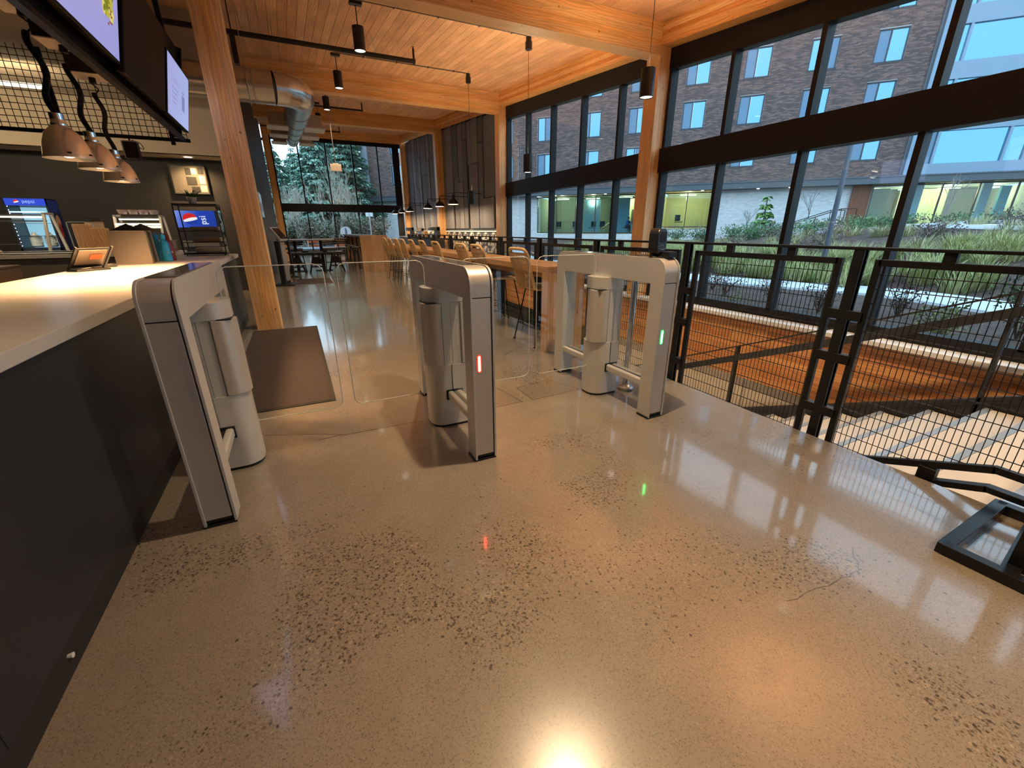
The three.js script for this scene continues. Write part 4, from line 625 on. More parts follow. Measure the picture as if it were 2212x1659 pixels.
  // notice board on the dark wall
  const nb = T('notice_board', 'framed board with pinned photos and papers on the dark wall', 'notice board', [-1.62, 2.12, -10.68]); mesh('frame', [rb(0.58, 0.02, 0.03, 0.003, 0, 0.25, 0), rb(0.58, 0.02, 0.03, 0.003, 0, -0.25, 0), rb(0.02, 0.5, 0.03, 0.003, -0.28, 0, 0), rb(0.02, 0.5, 0.03, 0.003, 0.28, 0, 0)], BLACK, nb); mesh('panel', bx(0.56, 0.5, 0.012, 0, 0, -0.006), M([0.14, 0.12, 0.10], 0.5), nb);
  [[0.0, 0.14, 0.09, 0.12, 0], [0.09, 0.15, 0.08, 0.1, 1], [0.2, 0.16, 0.09, 0.12, 0], [0.03, -0.02, 0.16, 0.14, 0], [0.2, 0.0, 0.09, 0.14, 1], [0.2, -0.15, 0.1, 0.12, 1], [0.07, -0.17, 0.13, 0.1, 0]].forEach(([x, y, w, h, c]) => mesh(c ? 'paper' : 'photo', bx(w, h, 0.003, x, y, 0.004), c ? M([0.5, 0.46, 0.38], 0.7) : BLACKM, nb));
}
{ // things on the service counter
  const y = 0.906;
  const tb = T('tablet_stand', 'black tablet on a tilted stand on the white counter', 'tablet', [-1.50, y, -4.62], -2.25); const tilt2 = (g) => g.rotateX(-0.75);
  mesh('tablet', tilt2(rb(0.26, 0.2, 0.012, 0.006)).translate(0, 0.10, -0.03), BLACK, tb); mesh('cradle_back', [tilt2(rb(0.20, 0.15, 0.008, 0.004)).translate(0.01, 0.102, -0.045)], M([0.22, 0.17, 0.12], 0.4, 0.5), tb); mesh('frame_bar', [flat([-0.12, 0.01, 0.05], [-0.12, 0.18, -0.11], 0.016, 0.016), flat([0.13, 0.01, 0.05], [0.13, 0.18, -0.11], 0.012, 0.012)], BLACK, tb); mesh('sticker', tilt2(rb(0.09, 0.05, 0.004, 0.002)).translate(-0.02, 0.105, -0.058), M([0.8, 0.2, 0.06], 0.5), tb); mesh('foot', [rb(0.24, 0.014, 0.12, 0.006, 0.02, 0.007, 0.0)], BLACK, tb);
  const cr = T('card_reader', 'slim dark card reader lying beside the tablet', 'card reader', [-1.53, y, -4.98], 0.7); mesh('body', rb(0.17, 0.022, 0.075, 0.01, 0, 0.012, 0), M([0.05, 0.045, 0.045], 0.35), cr); mesh('keys', rb(0.06, 0.003, 0.05, 0.001, 0.03, 0.0235, 0), M([0.25, 0.22, 0.2], 0.5), cr);
  const mh = T('menu_holder', 'brushed steel file box with menus on the white counter', 'file box', [-1.415, y, -5.49], 0.1), w = 0.27, h = 0.30, d = 0.36;
  mesh('box', [rb(w, h, 0.004, 0.001, 0, h / 2, d / 2), rb(w, h, 0.004, 0.001, 0, h / 2, -d / 2), rb(0.004, h, d, 0.001, -w / 2, h / 2, 0), rb(0.004, h - 0.02, 0.06, 0.001, w / 2, h / 2, d / 2 - 0.03), rb(w, 0.004, d, 0.001, 0, 0.002, 0)], M([0.46, 0.41, 0.34], 0.34, 0.8), mh);
  const dv = (l, z, c, hh, w2 = 0.015, ry = 0) => one('menu_folder', l, 'folder', rb(w - 0.02, hh, w2, 0.003, 0, hh / 2, 0), M(c, 0.45), [-1.405, y + 0.006, z], 0.1 + ry);
  dv('grey folder in the steel box, frontmost', -5.36, [0.09, 0.085, 0.085], 0.29, 0.05); dv('yellow folder in the steel box', -5.44, [0.62, 0.36, 0.03], 0.285, 0.02); dv('black folder in the steel box', -5.50, [0.04, 0.035, 0.03], 0.29, 0.03); dv('tan folder at the back of the steel box', -5.60, [0.35, 0.26, 0.17], 0.285, 0.02); dv('dark plum folder in the steel box behind the black one', -5.55, [0.07, 0.05, 0.06], 0.28, 0.02);
  const gv = (l, x, rz) => { const s = new THREE.Shape(); s.moveTo(-0.11, 0); s.lineTo(0.02, 0.06); s.lineTo(0.05, 0.045); s.lineTo(0.13, 0); s.lineTo(-0.11, 0); one('black_card', l, 'card', ext(s, 0.012, 0.002), BLACKM, [x, y + 0.302, -5.5 - rz]); };
  gv('black folded card on the steel box, left peak', -1.45, 0); gv('black folded card on the steel box, right peak', -1.35, 0.05);
  const bt = (l, x, z, c, c2, s = 1) => { const g = T('water_bottle', l, 'bottle', [x, y, z]); mesh('body', lathe([[0, 0], [0.036, 0], [0.039, 0.006], [0.039, 0.165 * s], [0.034, 0.19 * s], [0.021, 0.205 * s], [0.019, 0.215 * s], [0, 0.215 * s]], 28), PM(c, 0.3, 0), g); mesh('cap', [lathe([[0, 0.215 * s], [0.024, 0.215 * s], [0.025, 0.255 * s], [0.021, 0.262 * s], [0, 0.262 * s]], 24), new THREE.TorusGeometry(0.014, 0.004, 6, 16, PI).translate(0, 0.262 * s, 0)], PM(c, 0.35, 0), g); mesh('logo', new THREE.TorusGeometry(0.008, 0.0018, 6, 18).rotateY(0.6).translate(0.023, 0.085, 0.033), M([0.8, 0.85, 0.9], 0.4), g); };
  bt('sky-blue water bottle beside the steel file box', -1.225, -5.72, [0.03, 0.46, 0.86]); bt('second blue bottle, mostly hidden behind the steel file box', -1.30, -5.80, [0.02, 0.30, 0.60]); bt('dark red bottle behind the sky-blue one', -1.215, -5.84, [0.25, 0.02, 0.02]);
  // acrylic pastry case
  const pc = T('display_case', 'black-framed clear acrylic display case at the end of the counter', 'display case', [-1.03, y, -6.83], 0.0), W = 0.44, H = 0.57, D = 0.32, e = 0.012;
  const bars = []; for (const x of [-1, 1]) for (const z of [-1, 1]) bars.push(rb(e, H, e, 0.002, x * W / 2, H / 2 + 0.02, z * D / 2)); for (const yy of [0.02, H + 0.02]) { for (const z of [-1, 1]) bars.push(rb(W, e, e, 0.002, 0, yy, z * D / 2)); for (const x of [-1, 1]) bars.push(rb(e, e, D, 0.002, x * W / 2, yy, 0)); }
  mesh('frame', bars, BLACK, pc); mesh('base', [rb(W, 0.022, D, 0.003, 0, 0.03, 0), ...[[-1, -1], [1, -1], [-1, 1], [1, 1]].map(([x, z]) => cy(0.008, 0.006, 0.02, 8, x * (W / 2 - 0.02), 0.01, z * (D / 2 - 0.02)))], BLACK, pc); mesh('top', rb(W + 0.02, 0.012, D + 0.02, 0.003, 0, H + 0.03, 0), BLACK, pc);
  for (const yy of [0.16, 0.29]) mesh('shelf', [rb(W - 0.02, 0.006, D - 0.02, 0.002, 0, yy, 0), rb(W, 0.008, 0.008, 0.002, 0, yy, D / 2)], BLACK, pc); mesh('acrylic_front', bx(W - 0.02, H - 0.02, 0.004, 0, H / 2 + 0.02, D / 2), CLEAR, pc); mesh('acrylic_side', bx(0.004, H - 0.02, D - 0.02, W / 2, H / 2 + 0.02, 0), CLEAR, pc); each('hinge', [0.12, 0.26, 0.4].map((yy) => rb(0.012, 0.03, 0.02, 0.003, W / 2 + 0.008, yy, 0.1)), BLACK, pc);
  const tray = (l, yy) => one('pastry_tray', l, 'tray', [rb(0.3, 0.05, 0.2, 0.012, 0, 0.026, 0)], M([0.30, 0.25, 0.21], 0.4, 0.3), [-1.0, y + yy, -6.85]); tray('grey tray on the bottom of the acrylic case', 0.042); tray('grey tray on the lower shelf of the acrylic case', 0.164); tray('grey tray on the upper shelf of the acrylic case', 0.294);
  const pp = T('potted_plant', 'small green plant in a white pot on top of the display case', 'plant', [-1.07, y + 0.608, -6.86]); mesh('pot', lathe([[0, 0], [0.035, 0], [0.055, 0.075], [0.058, 0.08], [0.05, 0.08], [0, 0.065]], 24), WHITE, pp); const lv = []; reseed(12); for (let k = 0; k < 40; k++) { const a = rnd() * 7, r = rr(0.03, 0.11), hh = rr(0.08, 0.17); lv.push(flat([Math.cos(a) * 0.01, 0.07, Math.sin(a) * 0.01], [Math.cos(a) * r, hh, Math.sin(a) * r], 0.010, 0.002)); } mesh('leaves', lv, M([0.09, 0.16, 0.045], 0.6), pp);
}
// ================================================================ FAR END: TABLES, KIOSK, STANCHION, BACK COUNTER
{
  const DKT = M([0.10, 0.10, 0.11], 0.2), SEAT = M([0.06, 0.07, 0.09], 0.22);
  const t = T('pedestal_table', 'dark high table with two pedestals at the end of the aisle', 'table', [0.33, 0, -15.0]); mesh('tabletop', rb(1.55, 0.04, 0.8, 0.008, 0, 0.93, 0), M([0.34, 0.30, 0.27], 0.22), t);
  for (const x of [-0.35, 0.38]) { mesh('pedestal', rb(0.09, 0.9, 0.09, 0.004, x, 0.46, 0), BLACK, t); mesh('foot', [rb(0.06, 0.03, 0.6, 0.01, x, 0.018, 0), rb(0.5, 0.03, 0.06, 0.01, x, 0.018, 0)], BLACK, t); }
  const st = T('trestle_stool', 'x', 'stool', [0, 0, 0], 0, 'low stools around the pedestal table'); mesh('seat', rb(0.40, 0.05, 0.36, 0.02, 0, 0.585, 0), SEAT, st);
  for (const [x, z] of [[1, 1], [1, -1], [-1, 1], [-1, -1]]) mesh('leg', flat([x * 0.22, 0, z * 0.16], [x * 0.06, 0.56, z * 0.14], 0.03, 0.03, [0, 0, 1]), BLACK, st); mesh('stretcher', [flat([-0.17, 0.18, 0.15], [0.17, 0.18, 0.15], 0.02, 0.02), flat([-0.17, 0.18, -0.15], [0.17, 0.18, -0.15], 0.02, 0.02), flat([-0.12, 0.36, 0], [0.12, 0.36, 0], 0.02, 0.2)], BLACK, st);
  st.userData.label = 'black trestle stool at the near right corner of the pedestal table'; st.position.set(1.05, 0, -14.55);
  copy(st, 'black trestle stool at the near left of the pedestal table', [-0.05, 0, -14.35], 0.1); copy(st, 'black trestle stool before the middle of the pedestal table', [0.50, 0, -14.3], -0.1);
  const ch = T('low_back_chair', 'dark round-backed bar chair behind the left end of the pedestal table', 'chair', [-0.02, 0, -15.75], 0, 'round-backed chairs behind the pedestal table'); const bk = []; for (let k = 0; k <= 12; k++) { const a = PI + k / 12 * PI; bk.push([Math.cos(a) * 0.22, 0, Math.sin(a) * 0.2]); }
  mesh('backrest', [tube(bk.map((p) => [p[0], 0.92, p[2]]), 0.03, 24, 8), tube(bk.map((p) => [p[0] * 0.98, 0.85, p[2]]), 0.035, 24, 8), tube(bk.map((p) => [p[0] * 0.95, 0.78, p[2]]), 0.03, 24, 8)], M([0.09, 0.075, 0.065], 0.7), ch); mesh('seat', rb(0.44, 0.07, 0.42, 0.03, 0, 0.63, 0), M([0.07, 0.06, 0.055], 0.7), ch); for (const [x, z] of [[1, 1], [1, -1], [-1, 1], [-1, -1]]) mesh('leg', bar([x * 0.22, 0, z * 0.2], [x * 0.17, 0.6, z * 0.16], 0.014, 8), BLACK, ch); mesh('foot_rest', [bar([-0.2, 0.2, 0.18], [0.2, 0.2, 0.18], 0.01, 6), bar([-0.2, 0.2, -0.18], [0.2, 0.2, -0.18], 0.01, 6)], BLACK, ch);
  copy(ch, 'dark round-backed bar chair behind the right end of the pedestal table', [0.98, 0, -15.8], 0.2); copy(ch, 'dark round-backed bar chair standing apart, right of the pedestal table', [1.42, 0, -16.2], -0.6); copy(ch, 'dark round-backed bar chair half hidden by the kiosk', [-0.30, 0, -16.6], 0.4);
  // high divider table with wooden fins
  const d = T('high_table', 'long high table with a dark top and a wide wooden end panel', 'table', [2.14, 0, -16.5]); mesh('tabletop', rb(0.76, 0.05, 5.2, 0.004, 0, 1.03, 0.1), M([0.09, 0.09, 0.10], 0.25), d);
  for (let k = 0; k < 5; k++) mesh('end_board', rb(0.156, 1.06, 0.05, 0.002, -0.02 - 0.32 + k * 0.158 + 0.02, 0.53, 2.72, 'y', 1), OAK[(k * 2) % 3], d);
  for (const z of [1.3, 0.1, -1.1, -2.3]) mesh('fin', rb(0.66, 1.0, 0.06, 0.003, 0.02, 0.5, z, 'y'), wood([0.30, 0.16, 0.075], 0.5), d); each('fin_trim', [1.34, 0.14, -1.06, -2.26].map((z) => rb(0.05, 1.0, 0.05, 0.003, -0.33, 0.5, z)), BLACK, d);
  const hs = T('high_stool', 'x', 'stool', [0, 0, 0], 0, 'slim black stools under the high divider table'); mesh('seat', lathe([[0, 0.70], [0.15, 0.70], [0.16, 0.715], [0.15, 0.73], [0, 0.725]], 24), M([0.05, 0.045, 0.04], 0.3), hs); for (const [x, z] of [[1, 1], [1, -1], [-1, 1], [-1, -1]]) mesh('leg', bar([x * 0.18, 0, z * 0.18], [x * 0.07, 0.7, z * 0.07], 0.01, 8), BLACK, hs); mesh('ring', new THREE.TorusGeometry(0.2, 0.007, 6, 28).rotateX(PI / 2).translate(0, 0.22, 0), BLACK, hs);
  hs.position.set(1.72, 0, -14.35); hs.userData.label = 'slim black stool nearest the wide wooden end panel'; copy(hs, 'slim black stool, second from the wide wooden end panel', [1.72, 0, -15.6]); copy(hs, 'slim black stool, farthest along the high divider table', [1.72, 0, -16.8]);
  // kiosk
  const k = T('information_kiosk', 'tall grey and black kiosk with a tilted screen by the left wall', 'kiosk', [-0.33, 0, -11.45], 1.25); mesh('column', [rb(0.34, 0.95, 0.10, 0.01, 0, 0.5, 0)], BLACK, k); mesh('cover', [rb(0.26, 0.86, 0.03, 0.01, 0.0, 0.52, 0.06)], M([0.30, 0.29, 0.29], 0.35, 0.4), k); mesh('head', rb(0.44, 0.34, 0.06, 0.012).rotateX(-0.6).translate(0, 1.12, 0.02), M([0.36, 0.35, 0.36], 0.35, 0.3), k); mesh('dark_screen', rb(0.38, 0.28, 0.01, 0.004).rotateX(-0.6).translate(0, 1.14, 0.05), PM([0.01, 0.01, 0.012], 0.06, 0), k); mesh('base', rb(0.5, 0.025, 0.46, 0.01, 0, 0.0125, 0.02), BLACK, k);
  const s = T('stanchion', 'black belt stanchion post behind the kiosk', 'stanchion', [-0.17, 0, -13.3]); mesh('post', cy(0.033, 0.033, 0.96, 20, 0, 0.49, 0), BLACK, s); mesh('head', cy(0.036, 0.04, 0.09, 20, 0, 0.99, 0), BLACK, s); mesh('base', lathe([[0, 0], [0.18, 0], [0.18, 0.012], [0.06, 0.035], [0.03, 0.05], [0, 0.05]], 32), BLACK, s);
  const w = T('wall_screen', 'narrow wall screen on the black left wall above the kiosk', 'screen', [-0.62, 1.78, -12.6]); mesh('bezel', rb(0.06, 0.62, 1.1, 0.008), BLACK, w); mesh('lit_screen', new THREE.PlaneGeometry(1.02, 0.54).rotateY(PI / 2).translate(0.032, 0, 0), M([0.02, 0.02, 0.02], 0.15, 0, { emissive: new THREE.Color(0x8fa0b8), emissiveIntensity: 0.25 }), w); mesh('mount', rb(0.05, 0.3, 0.3, 0.006, -0.05, 0, 0.4), BLACK, w); area(-0.58, 1.78, -12.6, 1.0, 0.5, 0.25, 0x8fa0b8, 1, 1.78, -12.6);
  // back counter along the tile wall
  const bc = T('back_counter', 'dark back counter along the patterned tile wall', 'counter', [5.37, 0, -21.0]); mesh('cabinet', rb(0.6, 0.86, 6.0, 0.004, 0, 0.43, 0), M([0.03, 0.03, 0.032], 0.4), bc); mesh('worktop', rb(0.68, 0.04, 6.1, 0.004, -0.02, 0.88, 0), M([0.36, 0.33, 0.30], 0.3), bc);
  const fc = T('faucet', 'curved steel faucet on the back counter below the timber column', 'faucet', [5.4, 0.9, -19.3]); mesh('spout', tube([[0.1, 0, 0], [0.1, 0.22, 0], [0.06, 0.33, 0], [-0.02, 0.36, 0], [-0.1, 0.3, 0], [-0.11, 0.22, 0]], 0.014, 30, 8), CHROME, fc); mesh('base', cy(0.035, 0.04, 0.04, 16, 0.1, 0.02, 0), CHROME, fc);
  const cm = (l, z, wd, h, dk) => { const g = T('coffee_machine', l, 'coffee machine', [5.4, 0.9, z]); mesh('housing', [rb(0.34, h * 0.35, wd, 0.012, 0, h * 0.82, 0), rb(0.14, h, wd, 0.01, 0.1, h / 2, 0)], dk ? BLACK : STEEL, g); mesh('drip_tray', rb(0.34, 0.05, wd, 0.006, 0, 0.026, 0), BLACK, g); mesh('spout', [cy(0.014, 0.012, 0.06, 10, -0.08, h * 0.61, -wd * 0.2), cy(0.014, 0.012, 0.06, 10, -0.08, h * 0.61, wd * 0.2)], CHROME, g); };
  cm('black coffee machine on the back counter, right of the column', -18.45, 0.42, 0.42, true); cm('steel coffee machine on the back counter, left of the column', -21.1, 0.6, 0.38, false); cm('second black coffee machine at the far end of the back counter', -22.9, 0.4, 0.42, true);
  const ks = T('knife_block', 'wooden utensil block on the back counter beside the faucet', 'block', [5.4, 0.9, -19.9]); mesh('block', rb(0.14, 0.26, 0.2, 0.01, 0, 0.13, 0), OAK[2], ks);
}
// ================================================================ OUTSIDE
const OF = new THREE.Vector3(29.9, 0, -26.6), FA = -0.8517; // facade origin and turn: local x runs along the wall, z towards us
const toF = (x, z) => { const dx = x - OF.x, dz = z - OF.z; return [0.658 * dx + 0.753 * dz, -0.753 * dx + 0.658 * dz]; };
const fromF = (u, w) => [OF.x + 0.658 * u - 0.753 * w, OF.z + 0.753 * u + 0.658 * w];
const sm = (a, b, t) => { t = Math.max(0, Math.min(1, (t - a) / (b - a))); return t * t * (3 - 2 * t); };
function groundY(x, z) {
  const [u, w] = toF(x, z), d = 25.6 - w; // d grows towards the building
  const far = 0.30 + 0.75 * sm(-2, 12, u);
  let y = -0.10 + 0.05 * sm(6, 8.4, x);
  const q = x - 6 + Math.max(0, -z - 8) * 0.3;
  y = y + (far - y) * sm(5.2, 17, q) + 0.22 * sm(5.4, 7.2, q) * (1 - sm(10, 18, q)) + 0.35 * sm(2, 7, u) * sm(5.4, 9, q) * (1 - sm(16, 24, q));
  if (z < -26) y = y * sm(-60, -26, z) + 0.25 * (1 - sm(-60, -26, z));
  return y;
}
{
  const soil = dtex(256, 256, (i, j) => { const n = 0.55 + 0.9 * hsh(i, j + 5) * vn(i / 3, j / 3, 85, 85) + 0.4 * vn(i / 16, j / 16, 16, 16), k = hsh(i >> 1, j >> 1) > 0.93 ? 1.9 : 1; return [66 * n * k, 50 * n * k, 44 * n * k].map((v) => Math.min(255, v)); }); soil.repeat.set(0.6, 0.6);
  const SOIL = M(0xffffff, 0.95, 0, { map: soil, bumpMap: soil, bumpScale: 0.02 });
  const nx = 90, nz = 130, x0 = 6.05, x1 = 75, z0 = 14, z1 = -75, pos = [], uv = [], idx = [];
  const grid = (X0, X1, Z0, Z1, n, m) => { const base = pos.length / 3; for (let j = 0; j <= m; j++) for (let i = 0; i <= n; i++) { const t = i / n, x = X0 + (X1 - X0) * t * (0.35 + 0.65 * t), z = Z0 + (Z1 - Z0) * j / m; pos.push(x, groundY(x, z), z); uv.push(x, z); } for (let j = 0; j < m; j++) for (let i = 0; i < n; i++) { const a = base + j * (n + 1) + i, b = a + 1, c = a + n + 1, e = c + 1; idx.push(a, b, c, b, e, c); } };
  grid(x0, x1, z0, z1, nx, nz);
  const ground = (P, U, I) => { const g = new THREE.BufferGeometry(); g.setAttribute('position', new THREE.Float32BufferAttribute(P, 3)); g.setAttribute('uv', new THREE.Float32BufferAttribute(U, 2)); g.setIndex(I); g.computeVertexNormals(); return g; };
  const gs = S('ground'); mesh('planting_bed', ground(pos, uv, idx), SOIL, gs);
  pos.length = uv.length = idx.length = 0; grid(-60, 6.05, -25.2, -75, 60, 40); mesh('planting_bed', ground([...pos], [...uv], [...idx]), SOIL, gs);
  // curved concrete walk
  const strip = (pts, w, th, mat, name, parent, lift = 0.03) => { const c = new THREE.CatmullRomCurve3(pts.map((p) => new THREE.Vector3(p[0], 0, p[1]))), N = 80, P = [], U = [], I = []; for (let k = 0; k <= N; k++) { const p = c.getPoint(k / N), t = c.getTangent(k / N), ww = typeof w === 'function' ? w(k / N) : w; for (const s of [-1, 1]) { const x = p.x - t.z * s * ww / 2, z = p.z + t.x * s * ww / 2, y = groundY(p.x, p.z) + lift; P.push(x, y, z, x, y - th, z); U.push(x, z, x, z + 0.2); } } for (let k = 0; k < N; k++) { const a = k * 4, q = (A, B, C, D) => I.push(A, B, C, B, D, C); q(a, a + 2, a + 4, a + 6); q(a + 1, a, a + 5, a + 4); q(a + 2, a + 3, a + 6, a + 7); } return mesh(name, ground(P, U, I), mat, parent); };
  const PAVE = M([0.52, 0.56, 0.60], 0.8);
  const pv = S('pavement'); strip([[8.2, 6], [9.2, 1.5], [9.9, -1.8], [10.6, -4.4], [9.9, -6.6], [9.2, -9.5], [9.0, -14], [9.6, -20]], (t) => 1.7 - 0.35 * Math.sin(t * PI), 0.12, PAVE, 'walk', pv, 0.045);
  strip([[20, -3], [23, -7.5], [25, -9.5], [27, -14]], 2.2, 0.12, PAVE, 'upper_walk', pv, 0.05); strip([[16.5, 2], [18.2, -3.5], [20.0, -6.5], [22.2, -9]], 1.4, 0.12, M([0.62, 0.64, 0.66], 0.8), 'upper_walk', pv, 0.06);
  // grasses: blades as stuff
  reseed(41); const blade = new THREE.BufferGeometry(); blade.setAttribute('position', new THREE.Float32BufferAttribute([-0.006, 0, 0, 0.006, 0, 0, -0.004, 0.3, 0.03, 0.004, 0.3, 0.03, 0, 0.52, 0.14], 3)); blade.setAttribute('uv', new THREE.Float32BufferAttribute([0, 0, 1, 0, 0, 0.6, 1, 0.6, 0.5, 1], 2)); blade.setIndex([0, 1, 2, 1, 3, 2, 2, 3, 4]); blade.computeVertexNormals();
  const grass = (name, label, clumps, cols, hs) => { const n = clumps.reduce((a, c) => a + c[3], 0), im = new THREE.InstancedMesh(blade, M(0xffffff, 0.8, 0, { side: THREE.DoubleSide }), n), o = new THREE.Object3D(), col = new THREE.Color(); let k = 0; for (const [x, z, r, m] of clumps) for (let i = 0; i < m; i++) { const a = rnd() * 7, q = Math.sqrt(rnd()) * r * 0.5, X = x + Math.cos(a) * q, Z = z + Math.sin(a) * q; o.position.set(X, groundY(X, Z) - 0.02, Z); o.rotation.set(0, -a + PI / 2 + rr(-0.5, 0.5), 0); o.rotation.order = 'YXZ'; o.rotation.x = rr(0.05, 0.75) * (0.4 + q / r); const s = rr(0.7, 1.25) * hs; o.scale.set(1.7, s, s); o.updateMatrix(); im.setMatrixAt(k, o.matrix); const c = cols[Math.floor(rnd() * cols.length)], v = rr(0.75, 1.25); im.setColorAt(k, col.setRGB(c[0] * v, c[1] * v, c[2] * v)); k++; } im.name = numbered(name); im.castShadow = im.receiveShadow = true; im.userData = { kind: 'stuff', label, category: 'grass' }; scene.add(im); };
  const cl = []; for (let k = 0; k < 210; k++) { const t = rnd(), z = -3.4 - t * 14, x = 11.0 + rr(0, 3.4) + (z > -5 ? 0.5 : -0.4); cl.push([x, z, rr(0.28, 0.5), 130]); } grass('ornamental_grass', 'straw-green ornamental grass beyond the curved walk', cl, [[0.34, 0.36, 0.13], [0.42, 0.42, 0.19], [0.24, 0.31, 0.09], [0.55, 0.52, 0.28]], 0.88);
  const c2 = []; for (let k = 0; k < 60; k++) { const z = -3 - rnd() * 16, x = 14.8 + rr(0, 6); c2.push([x, z, rr(0.3, 0.5), 110]); } grass('ornamental_grass', 'paler tufts of grass higher up the planted slope', c2, [[0.45, 0.44, 0.24], [0.36, 0.38, 0.19], [0.30, 0.25, 0.15]], 0.7);
  // shrubs
  const leaf = new THREE.BufferGeometry(); leaf.setAttribute('position', new THREE.Float32BufferAttribute([0, 0, 0, -0.018, 0.03, 0.006, 0.018, 0.03, 0.006, 0, 0.075, 0], 3)); leaf.setAttribute('uv', new THREE.Float32BufferAttribute([0, 0, 0, 1, 1, 0, 1, 1], 2)); leaf.setIndex([0, 2, 1, 1, 2, 3]); leaf.computeVertexNormals();
  const shrub = (label, x, z, r, h, n, cols, size = 1, group) => {
    const y = groundY(x, z), g = T('shrub', label, 'shrub', [x, y, z], 0, group), tw = [], im = new THREE.InstancedMesh(leaf, M(0xffffff, 0.7, 0, { side: THREE.DoubleSide }), n), o = new THREE.Object3D(), c = new THREE.Color(); const tips = [];
    for (let k = 0; k < 16; k++) { const a = rnd() * 7, q = Math.sqrt(rnd()) * r, e = [Math.cos(a) * q, h * rr(0.55, 1), Math.sin(a) * q], m = [e[0] * 0.4, e[1] * 0.55, e[2] * 0.4]; tw.push(bar([0, -0.03, 0], m, 0.008 * size + 0.002, 4), bar(m, e, 0.005 * size + 0.001, 4)); tips.push(m, e); }
    mesh('stems', tw, M([0.10, 0.07, 0.05], 0.8), g);
    for (let k = 0; k < n; k++) { const t = tips[Math.floor(rnd() * tips.length)], j = r * 0.34; o.position.set(t[0] + rr(-j, j), Math.max(0.02, t[1] + rr(-j, j)), t[2] + rr(-j, j)); o.rotation.set(rr(-1.4, 1.4), rnd() * 7, rr(-1.4, 1.4)); o.scale.setScalar(size * rr(0.7, 1.4)); o.updateMatrix(); im.setMatrixAt(k, o.matrix); const q = cols[Math.floor(rnd() * cols.length)], v = rr(0.7, 1.3); im.setColorAt(k, c.setRGB(q[0] * v, q[1] * v, q[2] * v)); }
    im.name = 'leaves'; im.userData.kind = 'stuff'; im.castShadow = im.receiveShadow = true; g.add(im); return g;
  };
  const GRN = [[0.08, 0.17, 0.05], [0.13, 0.24, 0.08], [0.06, 0.12, 0.045]], PUR = [[0.11, 0.06, 0.06], [0.16, 0.09, 0.07], [0.09, 0.07, 0.06]], YEL = [[0.30, 0.36, 0.10], [0.22, 0.30, 0.08]];
  shrub('yellow-green leafy shrub close to the glass, right of the railing post', 6.75, -2.15, 0.26, 0.42, 420, YEL, 0.6); shrub('loose green shrub close to the glass, right of the yellow-green one', 7.6, -1.75, 0.34, 0.72, 520, GRN, 0.6); shrub('twiggy thin shrub at the far right before the walk', 7.9, -1.05, 0.42, 0.62, 150, PUR, 0.5); shrub('small dark shrub at the near edge of the walk, right part', 7.5, -0.7, 0.25, 0.4, 220, GRN, 0.6);
  [[7.4, -3.9], [7.7, -4.9], [7.6, -5.8], [8.1, -6.5], [7.5, -7.2], [8.0, -3.1], [6.8, -5.0], [6.9, -6.4]].forEach(([x, z], i) => shrub(['reddish small shrub in the mulch behind the near railing panel', 'second reddish shrub in the mulch behind the near railing panel', 'low purple shrub in the middle of the mulch bed', 'low purple shrub at the walk edge, left part', 'purple shrub at the left end of the mulch bed', 'reddish shrub by the walk beside the railing post', 'tiny green sprig in the mulch near the glass', 'tiny green sprig in the mulch near the glass, farther left'][i], x, z, 0.28, i > 5 ? 0.22 : 0.42, i > 5 ? 120 : 260, i > 5 ? YEL : PUR, 0.5));
  reseed(51); for (let k = 0; k < 14; k++) { const u = [-1.2, 0.5, 2.4, 4.0, 5.2, 6.4, 7.8, 9.2, 10.6, 12.0, 13.5, 15.0, 3.2, 8.5][k], w = k > 11 ? 9.5 : 4.6 + (k % 3) * 1.7, [x, z] = fromF(u, w); shrub((k > 11 ? 'lower dark evergreen shrub beside the garden steps, ' : 'dark evergreen shrub on the planted slope before the building, ') + ['leftmost', 'second from the left', 'third from the left', 'fourth from the left', 'fifth from the left', 'sixth from the left', 'seventh from the left', 'eighth from the left', 'fourth from the right', 'third from the right', 'second from the right', 'rightmost', 'left one', 'right one'][k], x, z, 0.9, 0.65, 700, [[0.10, 0.19, 0.08], [0.15, 0.26, 0.11], [0.07, 0.12, 0.07]], 1.7, 'evergreen shrubs on the slope'); }
  [[15.2, -3.4], [16.4, -6.2], [15.0, -8.6], [17.6, -9.6], [16.0, -12.2], [18.8, -5.2], [14.6, -1.8], [19.5, -12.8]].forEach(([x, z], i) => shrub('low purple-brown shrub on the mulch slope, ' + ['before the pale upper walk', 'between the grasses and the upper walk', 'in the middle of the slope', 'just below the garden steps', 'left of the lamp post', 'close under the curved pale paving', 'at the right edge of the slope', 'highest on the slope near the white wall'][i], x, z, 0.6, 0.5, 420, [[0.16, 0.11, 0.12], [0.12, 0.13, 0.08], [0.20, 0.14, 0.13]], 1.0));
  // lower planting seen under the bar
  [[4.3, -7.3], [4.6, -8.4], [4.2, -9.6]].forEach(([x, z], i) => { const g = shrub(['green fern-like plant below the bar, nearest', 'green fern-like plant below the bar, middle', 'green fern-like plant below the bar, farthest'][i], x, z, 0.6, 1.4, 700, [[0.06, 0.20, 0.06], [0.10, 0.28, 0.09]], 1.8); g.position.y = -3.2; });
